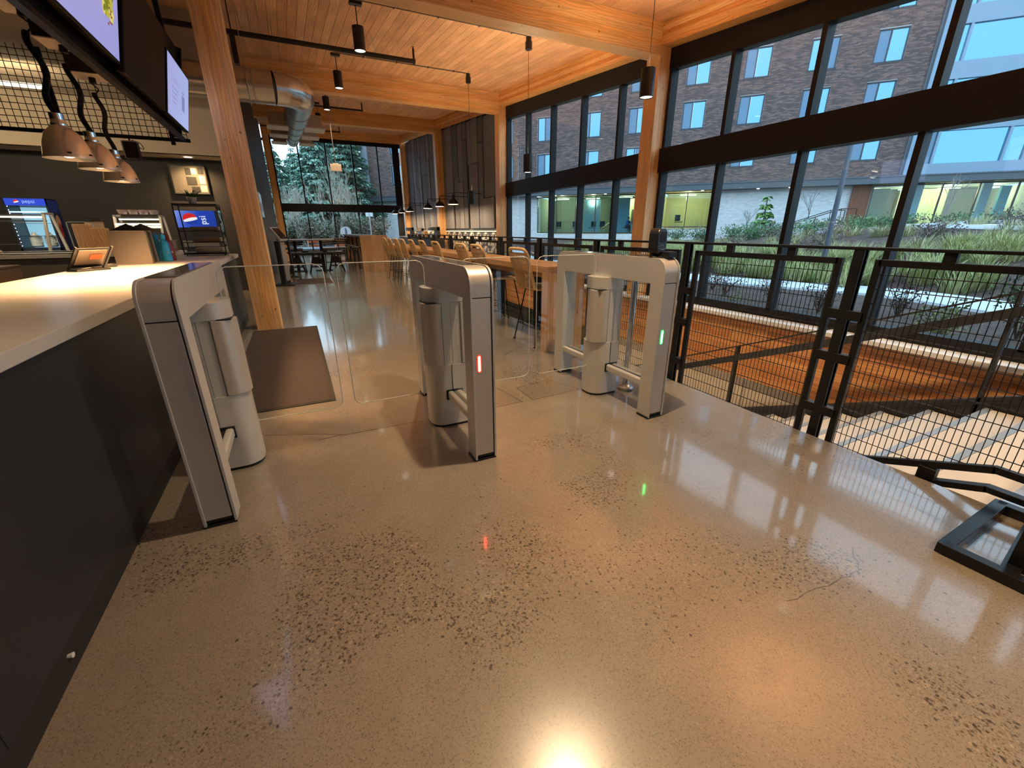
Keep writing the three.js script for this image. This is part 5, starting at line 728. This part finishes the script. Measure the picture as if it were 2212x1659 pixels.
  // bare young trees, conifers and bushes
  const branches = (h, spread, depth, seg0, out, p, dir, r) => { const len = h * rr(0.8, 1.1), e = p.clone().addScaledVector(dir, len); out.push(bar(p.toArray(), e.toArray(), r, 5, r * 0.6)); if (depth <= 0) return; const n = depth > 2 ? 4 : 3; for (let k = 0; k < n; k++) { const d = dir.clone().add(new THREE.Vector3(rr(-1, 1), rr(-0.15, 0.6), rr(-1, 1)).multiplyScalar(spread)).normalize(); branches(h * rr(0.55, 0.75), spread, depth - 1, 0, out, p.clone().lerp(e, rr(0.45, 1)), d, r * 0.55); } };
  const bare = (label, x, z, h, sp, dep, c = [0.16, 0.13, 0.11], r = 0.03, y = groundY(x, z)) => { const g = T('bare_tree', label, 'tree', [x, y, z]), out = []; branches(h * 0.42, sp, dep, 0, out, new THREE.Vector3(0, -0.1, 0), new THREE.Vector3(0, 1, 0), r); mesh('branches', out, M(c, 0.85), g); };
  { let [x, z] = fromF(3.6, 2.2); bare('slender bare tree before the white brick wall, left one', x, z, 2.9, 0.55, 3); [x, z] = fromF(7.4, 2.4); bare('slender bare tree before the white brick wall, right one', x, z, 3.6, 0.5, 3); [x, z] = fromF(14.2, 4); bare('tall thin bare tree before the lobby glass', x, z, 4.6, 0.45, 3, [0.34, 0.31, 0.28], 0.045); [x, z] = fromF(17.5, 7); bare('bare tree at the right edge before the lobby', x, z, 4.6, 0.5, 3, [0.20, 0.17, 0.15], 0.045); [x, z] = fromF(0.2, 3.0); bare('small bare tree left of the white brick wall', x, z, 2.2, 0.6, 3); }
  const needle = new THREE.BufferGeometry(); needle.setAttribute('position', new THREE.Float32BufferAttribute([0, 0, 0, -0.22, 0.05, 0.35, 0.22, 0.05, 0.35, 0, -0.10, 0.85, -0.12, 0.12, 0.5, 0.12, -0.1, 0.6], 3)); needle.setAttribute('uv', new THREE.Float32BufferAttribute([0, 0, 0, 1, 1, 0, 1, 1, 0, 0, 1, 1], 2)); needle.setIndex([0, 1, 2, 1, 3, 2, 0, 4, 5, 4, 3, 5]); needle.computeVertexNormals();
  const conifer = (label, x, z, h, r, n, cols, low = 0.12, sc = 1) => { const y = groundY(x, z), g = T('conifer', label, 'tree', [x, y, z]), o = new THREE.Object3D(), c = new THREE.Color(), im = new THREE.InstancedMesh(needle, M(0xffffff, 0.8, 0, { side: THREE.DoubleSide }), n); mesh('trunk', bar([0, -0.2, 0], [0, h, 0], r * 0.05, 8, 0.04), M([0.10, 0.075, 0.06], 0.9), g); o.rotation.order = 'YXZ';
    const lv = Math.round(h / 0.55); for (let k = 0; k < n; k++) { const t = low + (1 - low) * (1 - Math.sqrt(rnd())), lay = Math.round(t * lv) / lv, a = rnd() * 7, rad = r * (1 - lay) ** 0.8 * (0.75 + 0.3 * Math.sin(a * 5 + lay * 40)), q = Math.pow(rnd(), 0.55) * rad; o.position.set(Math.sin(a) * q, lay * h - q * 0.22 + rr(-0.15, 0.15), Math.cos(a) * q); o.rotation.set(rr(0, 0.6), a + rr(-0.6, 0.6), rr(-0.5, 0.5)); o.scale.setScalar(rr(0.6, 1.15) * sc); o.updateMatrix(); im.setMatrixAt(k, o.matrix); const q2 = cols[Math.floor(rnd() * cols.length)], v = rr(0.65, 1.3); im.setColorAt(k, c.setRGB(q2[0] * v, q2[1] * v, q2[2] * v)); } im.name = 'needles'; im.userData.kind = 'stuff'; im.castShadow = im.receiveShadow = true; g.add(im); };
  const EV = [[0.20, 0.36, 0.28], [0.28, 0.46, 0.36], [0.14, 0.26, 0.20]];
  reseed(61); conifer('big evergreen in the middle of the far window', 2.8, -46, 10.2, 3.8, 20000, EV, 0.12, 0.6); conifer('tall evergreen right of the middle in the far window', 5.7, -52, 15, 4.6, 24000, EV, 0.12, 0.6); conifer('evergreen at the left of the far window', -0.8, -50, 8.5, 3.2, 11000, EV, 0.12, 0.6); conifer('leaning evergreen nearest the brick corner in the far window', 7.2, -58, 9.5, 3.2, 16000, EV, 0.12, 0.6); conifer('distant evergreen at the left edge of the far window', -4.5, -54, 8, 3.5, 9000, EV, 0.12, 0.6); conifer('distant evergreen behind the middle one', 1.2, -62, 10, 4, 11000, EV, 0.12, 0.6);
  { const [x, z] = fromF(4.6, 2.6); conifer('small young conifer before the white brick wall', x, z, 2.6, 0.9, 700, [[0.16, 0.30, 0.09], [0.22, 0.36, 0.12]], 0.05, 0.45); }
  reseed(71); [['multi-stemmed bare bush at the left of the far window', 0.6, -38, 6.5], ['large bare bush in the middle of the far window', 2.9, -39, 8.5], ['bare bush right of the middle in the far window', 4.6, -41, 6.5], ['bare bush low at the far left outside', -0.8, -40, 6]].forEach(([l, x, z, h]) => { const g = T('bare_bush', l, 'bush', [x, groundY(x, z), z]), out = []; for (let k = 0; k < 7; k++) { const d = new THREE.Vector3(rr(-0.45, 0.45), 1, rr(-0.4, 0.4)).normalize(); branches(h * 0.36, 0.36, 3, 0, out, new THREE.Vector3(rr(-0.3, 0.3), 0, rr(-0.3, 0.3)), d, 0.035); } mesh('branches', out, M([0.46, 0.41, 0.33], 0.9), g); });
  for (let k = 0; k < 9; k++) { const x = -2.5 + k * 1.15, z = -36.5 - (k % 3) * 2; const g = shrub(['brown-green undergrowth at the far left outside the end window', 'brown-green undergrowth, second from left outside the end window', 'brown-green undergrowth, third from left outside the end window', 'undergrowth below the left bare bush outside', 'undergrowth below the large bare bush outside', 'undergrowth right of the large bare bush outside', 'undergrowth beside the round road sign outside', 'undergrowth below the square sign outside', 'undergrowth nearest the white brick pier outside'][k], x, z, 1.0, 1.8, 900, k % 2 ? [[0.13, 0.11, 0.075], [0.17, 0.14, 0.10]] : [[0.08, 0.11, 0.05], [0.12, 0.12, 0.07], [0.16, 0.12, 0.09]], 2.6); }
  // road, signs, cones outside the far end
  const rd = S('road'); mesh('asphalt', bx(18, 0.06, 3.4, 1, 0.12, -31.0), M([0.16, 0.17, 0.19], 0.8), rd);
  const s1 = T('road_sign', 'round white sign seen through the far window', 'sign', [3.05, 0.1, -30.5]); mesh('disc', cy(0.33, 0.33, 0.02, 28).rotateX(PI / 2).translate(0, 1.0, 0), WHITE, s1); mesh('mark', [bx(0.07, 0.46, 0.01, 0, 1.0, 0.016), bx(0.02, 0.3, 0.01, 0.06, 0.98, 0.017)], M([0.1, 0.12, 0.2], 0.5), s1); mesh('post', bar([0, 0, -0.02], [0, 1, -0.02], 0.03), STEEL, s1);
  const s2 = T('road_sign', 'white square sign on a post seen through the far window', 'sign', [5.0, 0.1, -33]); mesh('plate', rb(0.5, 0.6, 0.02, 0.01, 0, 2.3, 0), WHITE, s2); mesh('post', bar([0, 0, -0.02], [0, 2.3, -0.02], 0.04), STEEL, s2);
  [['orange barrier outside the far window, left', 1.0], ['orange barrier outside the far window, right', 2.5]].forEach(([l, x]) => { const b = T('road_barrier', l, 'barrier', [x, 0.15, -29.2]); mesh('board', [rb(0.7, 0.16, 0.03, 0.01, 0, 0.42, 0), rb(0.7, 0.12, 0.03, 0.01, 0, 0.18, 0)], M([0.75, 0.16, 0.05], 0.5), b); mesh('legs', [bar([-0.3, 0, 0.1], [-0.3, 0.5, 0], 0.02), bar([0.3, 0, 0.1], [0.3, 0.5, 0], 0.02)], WHITE, b); });
}
// ---------------------------------------------------------------- brick building across the garden
{
  const b = T('brick_building', 'large brown brick building with rows of windows above a white brick base', 'building', [OF.x, 0, OF.z], FA);
  const MORT = M([0.55, 0.54, 0.55], 0.9), TRIM = M([0.10, 0.115, 0.13], 0.5, 0.3), WFR = M([0.05, 0.055, 0.065], 0.4, 0.3), GLASS = M([0.19, 0.40, 0.55], 0.05, 0.9), GLASS2 = M([0.12, 0.19, 0.26], 0.08, 0.6), CURT = M([0.13, 0.21, 0.30], 0.2, 0.5);
  const XL = -33, XR = 12.75, Y0 = 4.5, Y1 = 17.5, cols = [-13.1, -9.15, -5.3, -1.2, 2.7, 6.65, 10.3], rows = [5.65, 8.5, 11.4, 14.25], ww = 1.62, wh = 1.85, holes = [];
  for (const c of [-29.2, -25.2, -21.2, -17.1, ...cols]) for (const r of rows) holes.push([c - ww / 2, r, c + ww / 2, r + wh]);
  // wall core cut round the openings by strips
  const core = []; let yp = Y0; for (const r of rows) { core.push(bx(XR - XL, r - yp, 0.3, (XL + XR) / 2, (r + yp) / 2, -0.17)); let xp = XL; for (const c of [-29.2, -25.2, -21.2, -17.1, ...cols]) { core.push(bx(c - ww / 2 - xp, wh, 0.3, (c - ww / 2 + xp) / 2, r + wh / 2, -0.17)); xp = c + ww / 2; } core.push(bx(XR - xp, wh, 0.3, (XR + xp) / 2, r + wh / 2, -0.17)); yp = r + wh; } core.push(bx(XR - XL, Y1 - yp, 0.3, (XL + XR) / 2, (Y1 + yp) / 2, -0.17));
  mesh('wall', core, MORT, b);
  holes.forEach(([x0, y0, x1, y1], i) => { const cx = (x0 + x1) / 2, flip = i % 7 === 3, f = mesh('window', [bx(ww, 0.07, 0.1, cx, y0 + 0.035, -0.1), bx(ww, 0.07, 0.1, cx, y1 - 0.035, -0.1), bx(0.07, wh, 0.1, x0 + 0.035, (y0 + y1) / 2, -0.1), bx(0.07, wh, 0.1, x1 - 0.035, (y0 + y1) / 2, -0.1), bx(0.07, wh, 0.1, cx - 0.12, (y0 + y1) / 2, -0.1), bx(ww + 0.1, 0.05, 0.14, cx, y0 - 0.03, -0.04)], WFR, b); const m = cx - 0.12; mesh('pane', bx(m - x0 - 0.1, wh - 0.14, 0.02, (x0 + m) / 2 + 0.02, (y0 + y1) / 2, -0.12), flip ? GLASS : CURT, f); mesh('pane', bx(x1 - m - 0.1, wh - 0.14, 0.02, (x1 + m) / 2, (y0 + y1) / 2, -0.12), flip ? CURT : GLASS, f); });
  // bricks: the 300 nearest singly, the rest as one part
  const bg = new THREE.BoxGeometry(0.293, 0.057, 0.03), tones = [[0.16, 0.10, 0.09], [0.205, 0.125, 0.108], [0.12, 0.083, 0.08], [0.24, 0.15, 0.127], [0.105, 0.075, 0.075]], bm = tones.map((c) => M(c, 0.85)); reseed(91);
  const list = []; for (let j = 0; j < 190; j++) { const y = Y0 + 0.034 + j * 0.0677; if (y > 16.6) break; for (let i = 0; i < 150; i++) { const x = XL + 0.15 + i * 0.305 + (j % 2 ? 0.152 : 0); if (x > XR - 0.15) continue; let a = x - 0.1465, c = x + 0.1465; for (const [x0, y0, x1, y1] of holes) if (y + 0.03 > y0 - 0.05 && y - 0.03 < y1 && c > x0 && a < x1) { if (a < x0) c = x0 - 0.006; else if (c > x1) a = x1 + 0.006; else a = c; } if (c - a > 0.02) list.push([(a + c) / 2, y, (c - a) / 0.293]); } }
  const near = (p) => p[0] > 6 && p[0] < 9.2 && p[1] < 6.6, singles = list.filter(near).slice(0, 300), rest = list.filter((p) => !singles.includes(p)), mx = new THREE.Matrix4(), cc = new THREE.Color();
  singles.forEach(([x, y, s], k) => { const m = new THREE.Mesh(bg, bm[Math.floor(rnd() * 5)]); m.name = k ? 'brick_' + String(k).padStart(3, '0') : 'brick'; m.position.set(x, y, -0.008 + rr(-0.003, 0.003)); m.scale.x = s; b.add(m); });
  const im = new THREE.InstancedMesh(bg, M(0xffffff, 0.85), rest.length); rest.forEach(([x, y, s], k) => { mx.makeScale(s, 1, 1).setPosition(x, y, -0.008 + rr(-0.003, 0.003)); im.setMatrixAt(k, mx); const c = tones[Math.floor(rnd() * 5)]; im.setColorAt(k, cc.setRGB(...c)); }); im.name = 'brickwork'; im.userData.kind = 'stuff'; b.add(im);
  // corner trim at the far left, canopy, white brick base
  mesh('corner_trim', [bx(0.7, 13.2, 0.5, XL - 0.3, 11, -0.1), bx(0.5, 12.6, 8, XL - 0.2, 10.8, -4.2)], M([0.30, 0.36, 0.42], 0.6), b);
  mesh('corner_trim', bx(0.34, 13.1, 0.2, 12.72, 11.05, 0.0), TRIM, b);
  mesh('canopy', [bx(XR - XL + 9, 0.42, 0.9, (XL + XR) / 2 + 4.2, 4.28, 0.25), bx(XR - XL + 9, 0.08, 1.0, (XL + XR) / 2 + 4.2, 4.52, 0.25)], TRIM, b);
  reseed(92); [-12, -7.5, -3.6, 0.2, 4.1, 6.2].forEach((x) => mesh('canopy_light', cy(0.1, 0.1, 0.03, 12, x, 4.05, 0.35), glow(0xfff2d8, 4), b));
  const WB = M([0.66, 0.67, 0.68], 0.7), piers = [[XL, -14.0], [-4.75, -2.8], [1.0, 10.2]];
  mesh('base_wall', [...piers.map(([a, c]) => bx(c - a, 4.6, 0.3, (a + c) / 2, 1.8, -0.35)), bx(9.25, 1.3, 0.3, -9.4, 0.15, -0.35), bx(3.8, 1.7, 0.3, -0.9, 0.35, -0.35)], M([0.50, 0.51, 0.52], 0.85), b);
  const wl = []; for (let j = 0; j < 60; j++) for (let i = 0; i < 80; i++) { const y = -0.2 + j * 0.0677, x = -14.0 + i * 0.305 + (j % 2 ? 0.152 : 0); if (y > 4.05 || x > 10.05) continue; if ((x > -14 && x < -4.85 && y > 0.75) || (x > -2.85 && x < 1.1 && y > 1.15)) continue; wl.push([x, y]); } for (let j = 0; j < 60; j++) for (let i = 0; i < 62; i++) { const y = -0.2 + j * 0.0677; if (y < 4.05) wl.push([XL + 0.15 + i * 0.305 + (j % 2 ? 0.152 : 0), y]); }
  const wim = new THREE.InstancedMesh(bg, M(0xffffff, 0.75), wl.length); wl.forEach(([x, y], k) => { mx.makeTranslation(x, y, -0.19 + rr(-0.006, 0.006)); wim.setMatrixAt(k, mx); const v = rr(0.66, 0.84); wim.setColorAt(k, cc.setRGB(v, v * 1.01, v * 1.02)); }); wim.name = 'white_brickwork'; wim.userData.kind = 'stuff'; b.add(wim);
  mesh('entrance_panel', bx(1.1, 4.2, 0.5, 10.75, 2.1, -0.3), wood([0.22, 0.085, 0.04], 0.5), b);
  // ground floor rooms with glass fronts
  const room = (x0, x1, y0, y1, dep, wallM, lightI, nm) => { const w = x1 - x0, cx = (x0 + x1) / 2; mesh('room_shell', [bx(w, y1 - y0 + 0.4, 0.1, cx, (y0 + y1) / 2, -dep), bx(w, 0.1, dep, cx, y1 + 0.15, -dep / 2 - 0.2), bx(w, 0.1, dep, cx, y0 - 0.1, -dep / 2 - 0.2), bx(0.1, y1 - y0, dep, x0 - 0.05, (y0 + y1) / 2, -dep / 2 - 0.2), bx(0.1, y1 - y0, dep, x1 + 0.05, (y0 + y1) / 2, -dep / 2 - 0.2)], wallM, b); const n = Math.max(2, Math.round(w / 1.9)); for (let k = 0; k < n; k++) { const a = x0 + w * k / n, f = mesh('storefront', [bx(0.07, y1 - y0, 0.12, a + 0.035, (y0 + y1) / 2, -0.3), bx(w / n, 0.08, 0.12, a + w / n / 2, y0 + 0.04, -0.3), bx(w / n, 0.08, 0.12, a + w / n / 2, y1 - 0.04, -0.3)], WFR, b); mesh('pane', bx(w / n - 0.08, y1 - y0 - 0.1, 0.02, a + w / n / 2, (y0 + y1) / 2, -0.3), PM([0.74, 0.90, 0.93], 0.02, 0, { transmission: 1, thickness: 0, ior: 1.5 }), f); }
    for (let k = 0; k < nm; k++) { const lx = x0 + w * (k + 0.5) / nm; mesh('ceiling_light', bx(1.3, 0.05, 0.16, lx, y1 - 0.05, -dep * 0.55), glow(0xfff0cc, 5), b); const p = fromF(lx, -dep * 0.55); const l = point(p[0], y1 - 0.35, p[1], lightI, 0xffeec0, 6); } };
  const YW = M([0.55, 0.48, 0.26], 0.85); room(-13.9, -4.85, 0.85, 4.0, 6, M([0.30, 0.31, 0.22], 0.85), 13, 3); room(-2.75, 0.95, 1.3, 4.0, 5, YW, 12, 1); room(11.4, 21, 1.15, 4.05, 9, M([0.34, 0.30, 0.22], 0.85), 15, 4);
  mesh('interior_panel', [bx(1.3, 3.0, 0.1, -6.4, 2.4, -2.5), bx(1.6, 2.9, 0.1, -9.4, 2.4, -3.4)], M([0.25, 0.38, 0.48], 0.7), b); mesh('interior_wall', [bx(2.3, 3.0, 0.1, -5.9, 2.4, -4.2)], YW, b); mesh('interior_door', bx(0.95, 2.1, 0.06, -5.3, 1.9, -4.12), M([0.10, 0.06, 0.04], 0.5), b); mesh('lobby_column', [bx(0.7, 3.2, 0.5, 14.3, 2.6, -1.6), bx(0.5, 3.2, 0.5, 18.4, 2.6, -2.4)], M([0.42, 0.44, 0.45], 0.7), b); mesh('lobby_wall', [bx(2.2, 3.0, 0.1, 12.6, 2.6, -4.5), bx(3, 3, 0.1, 16.5, 2.6, -6.5)], YW, b); mesh('lobby_feature', bx(0.5, 2.8, 0.3, 19.5, 2.5, -2.5), M([0.08, 0.38, 0.42], 0.6), b);
  // glazed bay at the right of the brick, further brick beyond
  const bay = [bx(0.25, 13, 0.3, 12.85, 11, 0.1), bx(0.25, 13, 0.3, 19.8, 11, 0.1)]; for (let f = 0; f < 5; f++) bay.push(bx(7, 0.95, 0.25, 16.3, 4.75 + f * 2.87, 0.05)); for (const x of [14.1, 17.6, 18.6]) bay.push(bx(0.14, 13, 0.2, x, 11, 0.06)); mesh('bay_frame', bay, M([0.22, 0.30, 0.38], 0.4, 0.4), b);
  for (let f = 0; f < 5; f++) for (const [a, c] of [[12.95, 14.05], [14.15, 17.55], [17.65, 18.55], [18.65, 19.7]]) mesh('bay_pane', bx(c - a, 1.95, 0.03, (a + c) / 2, 6.2 + f * 2.87, 0.0), f === 0 && a < 14 ? GLASS2 : GLASS, b);
  mesh('wing_wall', bx(12, 13, 0.4, 26, 11, 0.6), M([0.13, 0.08, 0.07], 0.9), b); for (let f = 0; f < 4; f++) for (const x of [22.3, 26.2]) { const w = mesh('window', [bx(1.7, 1.9, 0.06, x, 6.6 + f * 2.87, 0.81)], WFR, b); mesh('pane', [bx(0.7, 1.7, 0.02, x - 0.4, 6.6 + f * 2.87, 0.85), bx(0.75, 1.7, 0.02, x + 0.42, 6.6 + f * 2.87, 0.85)], GLASS, w); }
  const at = (u, y, w) => { const p = fromF(u, w); return [p[0], y, p[1]]; };
  // furniture and the seated person in the ground floor room
  reseed(95); const dch = T('desk_chair', 'dark chair in the lit ground floor room, leftmost', 'chair', at(-13.0, 0.85, -1.5), FA, 'chairs behind the glass of the ground floor room'); mesh('seat', rb(0.5, 0.06, 0.5, 0.02, 0, 0.46, 0), BLACK, dch); mesh('backrest', rb(0.48, 0.5, 0.05, 0.02, 0, 0.8, -0.24), BLACK, dch); for (const [x, z] of [[1, 1], [1, -1], [-1, 1], [-1, -1]]) mesh('leg', bar([x * 0.22, 0, z * 0.22], [x * 0.2, 0.46, z * 0.2], 0.018, 6), STEEL, dch);
  [[-12.2, 'second from left'], [-10.6, 'third from left'], [-8.9, 'in the middle of the room'], [-8.0, 'right of the middle']].forEach(([u, l]) => copy(dch, 'dark chair in the lit ground floor room, ' + l, at(u, 0.85, -1.6), FA + rr(-0.4, 0.4)));
  copy(dch, 'dark chair in the small yellow room beside the first column', at(-1.4, 1.3, -1.7), FA + 0.5); copy(dch, 'dark chair under the seated person in blue', at(-5.75, 0.85, -1.45), FA - 1.2);
  const dk = T('desk', 'desk before the seated person in the ground floor room', 'desk', at(-5.25, 0.85, -1.35), FA - 1.2); mesh('top', rb(1.2, 0.04, 0.6, 0.01, 0, 0.72, 0), M([0.5, 0.45, 0.38], 0.5), dk); mesh('leg', [-0.55, 0.55].map((x) => bx(0.05, 0.72, 0.5, x, 0.36, 0)), STEEL, dk);
  const mo = T('monitor', 'black monitor on the desk of the seated person', 'monitor', at(-5.15, 1.59, -1.25), FA - 1.2); mesh('panel', rb(0.55, 0.35, 0.04, 0.01, 0, 0.28, 0), BLACK, mo); mesh('stand', [bx(0.06, 0.14, 0.04, 0, 0.07, -0.02), bx(0.2, 0.015, 0.16, 0, 0.0075, 0)], BLACK, mo);
  // person: one smooth field through tapered bones, seated, leaning to the desk (local +z faces the desk)
  const pg = T('person', 'person in a blue top seated at a desk behind the ground floor glass', 'person', at(-5.75, 0.85, -1.45), FA + PI - 1.2 - 0.6);
  const BONES = [[[0, 0.56, -0.02], 0.14, [0, 0.82, 0.02], 0.13], [[0, 0.82, 0.02], 0.13, [0, 1.02, 0.07], 0.145], [[0, 1.08, 0.08], 0.06, [0, 1.18, 0.11], 0.052], [[0, 1.25, 0.13], 0.088, [0, 1.31, 0.125], 0.09], [[0, 1.22, 0.19], 0.03, [0, 1.25, 0.215], 0.018], ...[-1, 1].flatMap((s) => [[[s * 0.17, 1.03, 0.07], 0.062, [s * 0.21, 0.80, 0.14], 0.047], [[s * 0.21, 0.80, 0.14], 0.045, [s * 0.14, 0.80, 0.38], 0.032], [[s * 0.14, 0.80, 0.38], 0.034, [s * 0.13, 0.79, 0.47], 0.022], [[s * 0.10, 0.54, 0], 0.09, [s * 0.11, 0.52, 0.42], 0.066], [[s * 0.11, 0.52, 0.42], 0.062, [s * 0.11, 0.09, 0.44], 0.042], [[s * 0.11, 0.05, 0.42], 0.042, [s * 0.11, 0.04, 0.60], 0.032]])];
  const R = 64, SZ = 0.75, mc = new MarchingCubes(R, M(0xffffff), true, false, 60000); mc.isolation = 0; const ctr = [0, 0.70, 0.2];
  const seg = (p, a, ra, c, rc) => { const d = [c[0] - a[0], c[1] - a[1], c[2] - a[2]], q = [p[0] - a[0], p[1] - a[1], p[2] - a[2]], t = Math.max(0, Math.min(1, (q[0] * d[0] + q[1] * d[1] + q[2] * d[2]) / (d[0] * d[0] + d[1] * d[1] + d[2] * d[2]))); return Math.hypot(q[0] - d[0] * t, q[1] - d[1] * t, q[2] - d[2] * t) - (ra + (rc - ra) * t); };
  for (let k = 0; k < R; k++) for (let j = 0; j < R; j++) for (let i = 0; i < R; i++) { const p = [((i - R / 2) / (R / 2)) * SZ + ctr[0], ((j - R / 2) / (R / 2)) * SZ + ctr[1], ((k - R / 2) / (R / 2)) * SZ + ctr[2]]; let e = 0; for (const [a, ra, c, rc] of BONES) e += Math.exp(-seg(p, a, ra, c, rc) * 45); mc.field[i + j * R + k * R * R] = Math.log(e) / 45; }
  mc.update(); const cnt = mc.count ?? mc.geometry.drawRange.count, bgm = new THREE.BufferGeometry(), P = new Float32Array(cnt * 3), C = new Float32Array(cnt * 3);
  for (let i = 0; i < cnt; i++) { const y = mc.positionArray[i * 3 + 1] * SZ + ctr[1], x = mc.positionArray[i * 3] * SZ + ctr[0], z = mc.positionArray[i * 3 + 2] * SZ + ctr[2]; P.set([x, y, z], i * 3); const skin = y > 1.13 || (z > 0.40 && y > 0.7), leg = y < 0.63; C.set(skin ? [0.45, 0.28, 0.2] : leg ? [0.03, 0.035, 0.06] : [0.05, 0.14, 0.36], i * 3); }
  bgm.setAttribute('position', new THREE.BufferAttribute(P, 3)); bgm.setAttribute('normal', new THREE.BufferAttribute(new Float32Array(mc.normalArray.slice(0, cnt * 3)), 3)); bgm.setAttribute('color', new THREE.BufferAttribute(C, 3)); bgm.setAttribute('uv', new THREE.BufferAttribute(new Float32Array(cnt * 2), 2));
  mesh('body', bgm, M(0xffffff, 0.8, 0, { vertexColors: true }), pg); const hair = new THREE.SphereGeometry(0.1, 20, 14, 0, 7, 0, 1.9); hair.rotateX(-0.5).translate(0, 1.305, 0.115); mesh('hair', hair, M([0.04, 0.03, 0.025], 0.8), pg);
  // outdoor stairs with handrails, lamp post
  const os = S('outdoor_steps'); for (let k = 0; k < 6; k++) { const [x, z] = fromF(5.8 + k * 0.42, 4.3), s = bx(3.2, 0.17, 2.2, 0, 0, 0); s.rotateY(FA); s.translate(x + 0.658 * 1.2, 0.42 + k * 0.15, z + 0.753 * 1.2); mesh('step', s, M([0.45, 0.47, 0.5], 0.8), os); }
  for (const [l, w] of [['outdoor handrail of the garden steps, nearer the glass', 5.5], ['outdoor handrail of the garden steps, nearer the white wall', 3.0]]) { const h = T('outdoor_handrail', l, 'handrail'); const a = at(5.4, 1.25, w), c = at(8.5, 2.35, w), e = at(9.3, 2.35, w), f = at(9.3, 1.2, w); mesh('rail', [bar(a, c, 0.025), bar(c, e, 0.025), bar(e, f, 0.025)], BLACK, h); mesh('post', [[6.2, 0.45], [7.2, 0.75], [8.5, 1.2]].map(([u, y]) => { const p = at(u, y, w); return bar(p, [p[0], 1.25 + (u - 5.4) * 0.355, p[2]], 0.022); }), BLACK, h); }
  const [lx, lz] = [12.4, -6.7], lp = T('lamp_post', 'tall slim grey lamp post in the garden', 'lamp post', [lx, groundY(lx, lz), lz]); mesh('pole', cy(0.05, 0.065, 3.5, 14, 0, 1.75, 0), M([0.12, 0.135, 0.17], 0.5, 0.4), lp); mesh('lamp_head', [rb(0.5, 0.07, 0.22, 0.02, -0.15, 3.5, 0)], M([0.22, 0.24, 0.28], 0.5, 0.4), lp); mesh('base', cy(0.12, 0.12, 0.04, 14, 0, 0.02, 0), CONC, lp);
}
scene.traverse((o) => { if (o.isMesh) { o.castShadow = true; o.receiveShadow = true; } });
renderer.render(scene, camera);
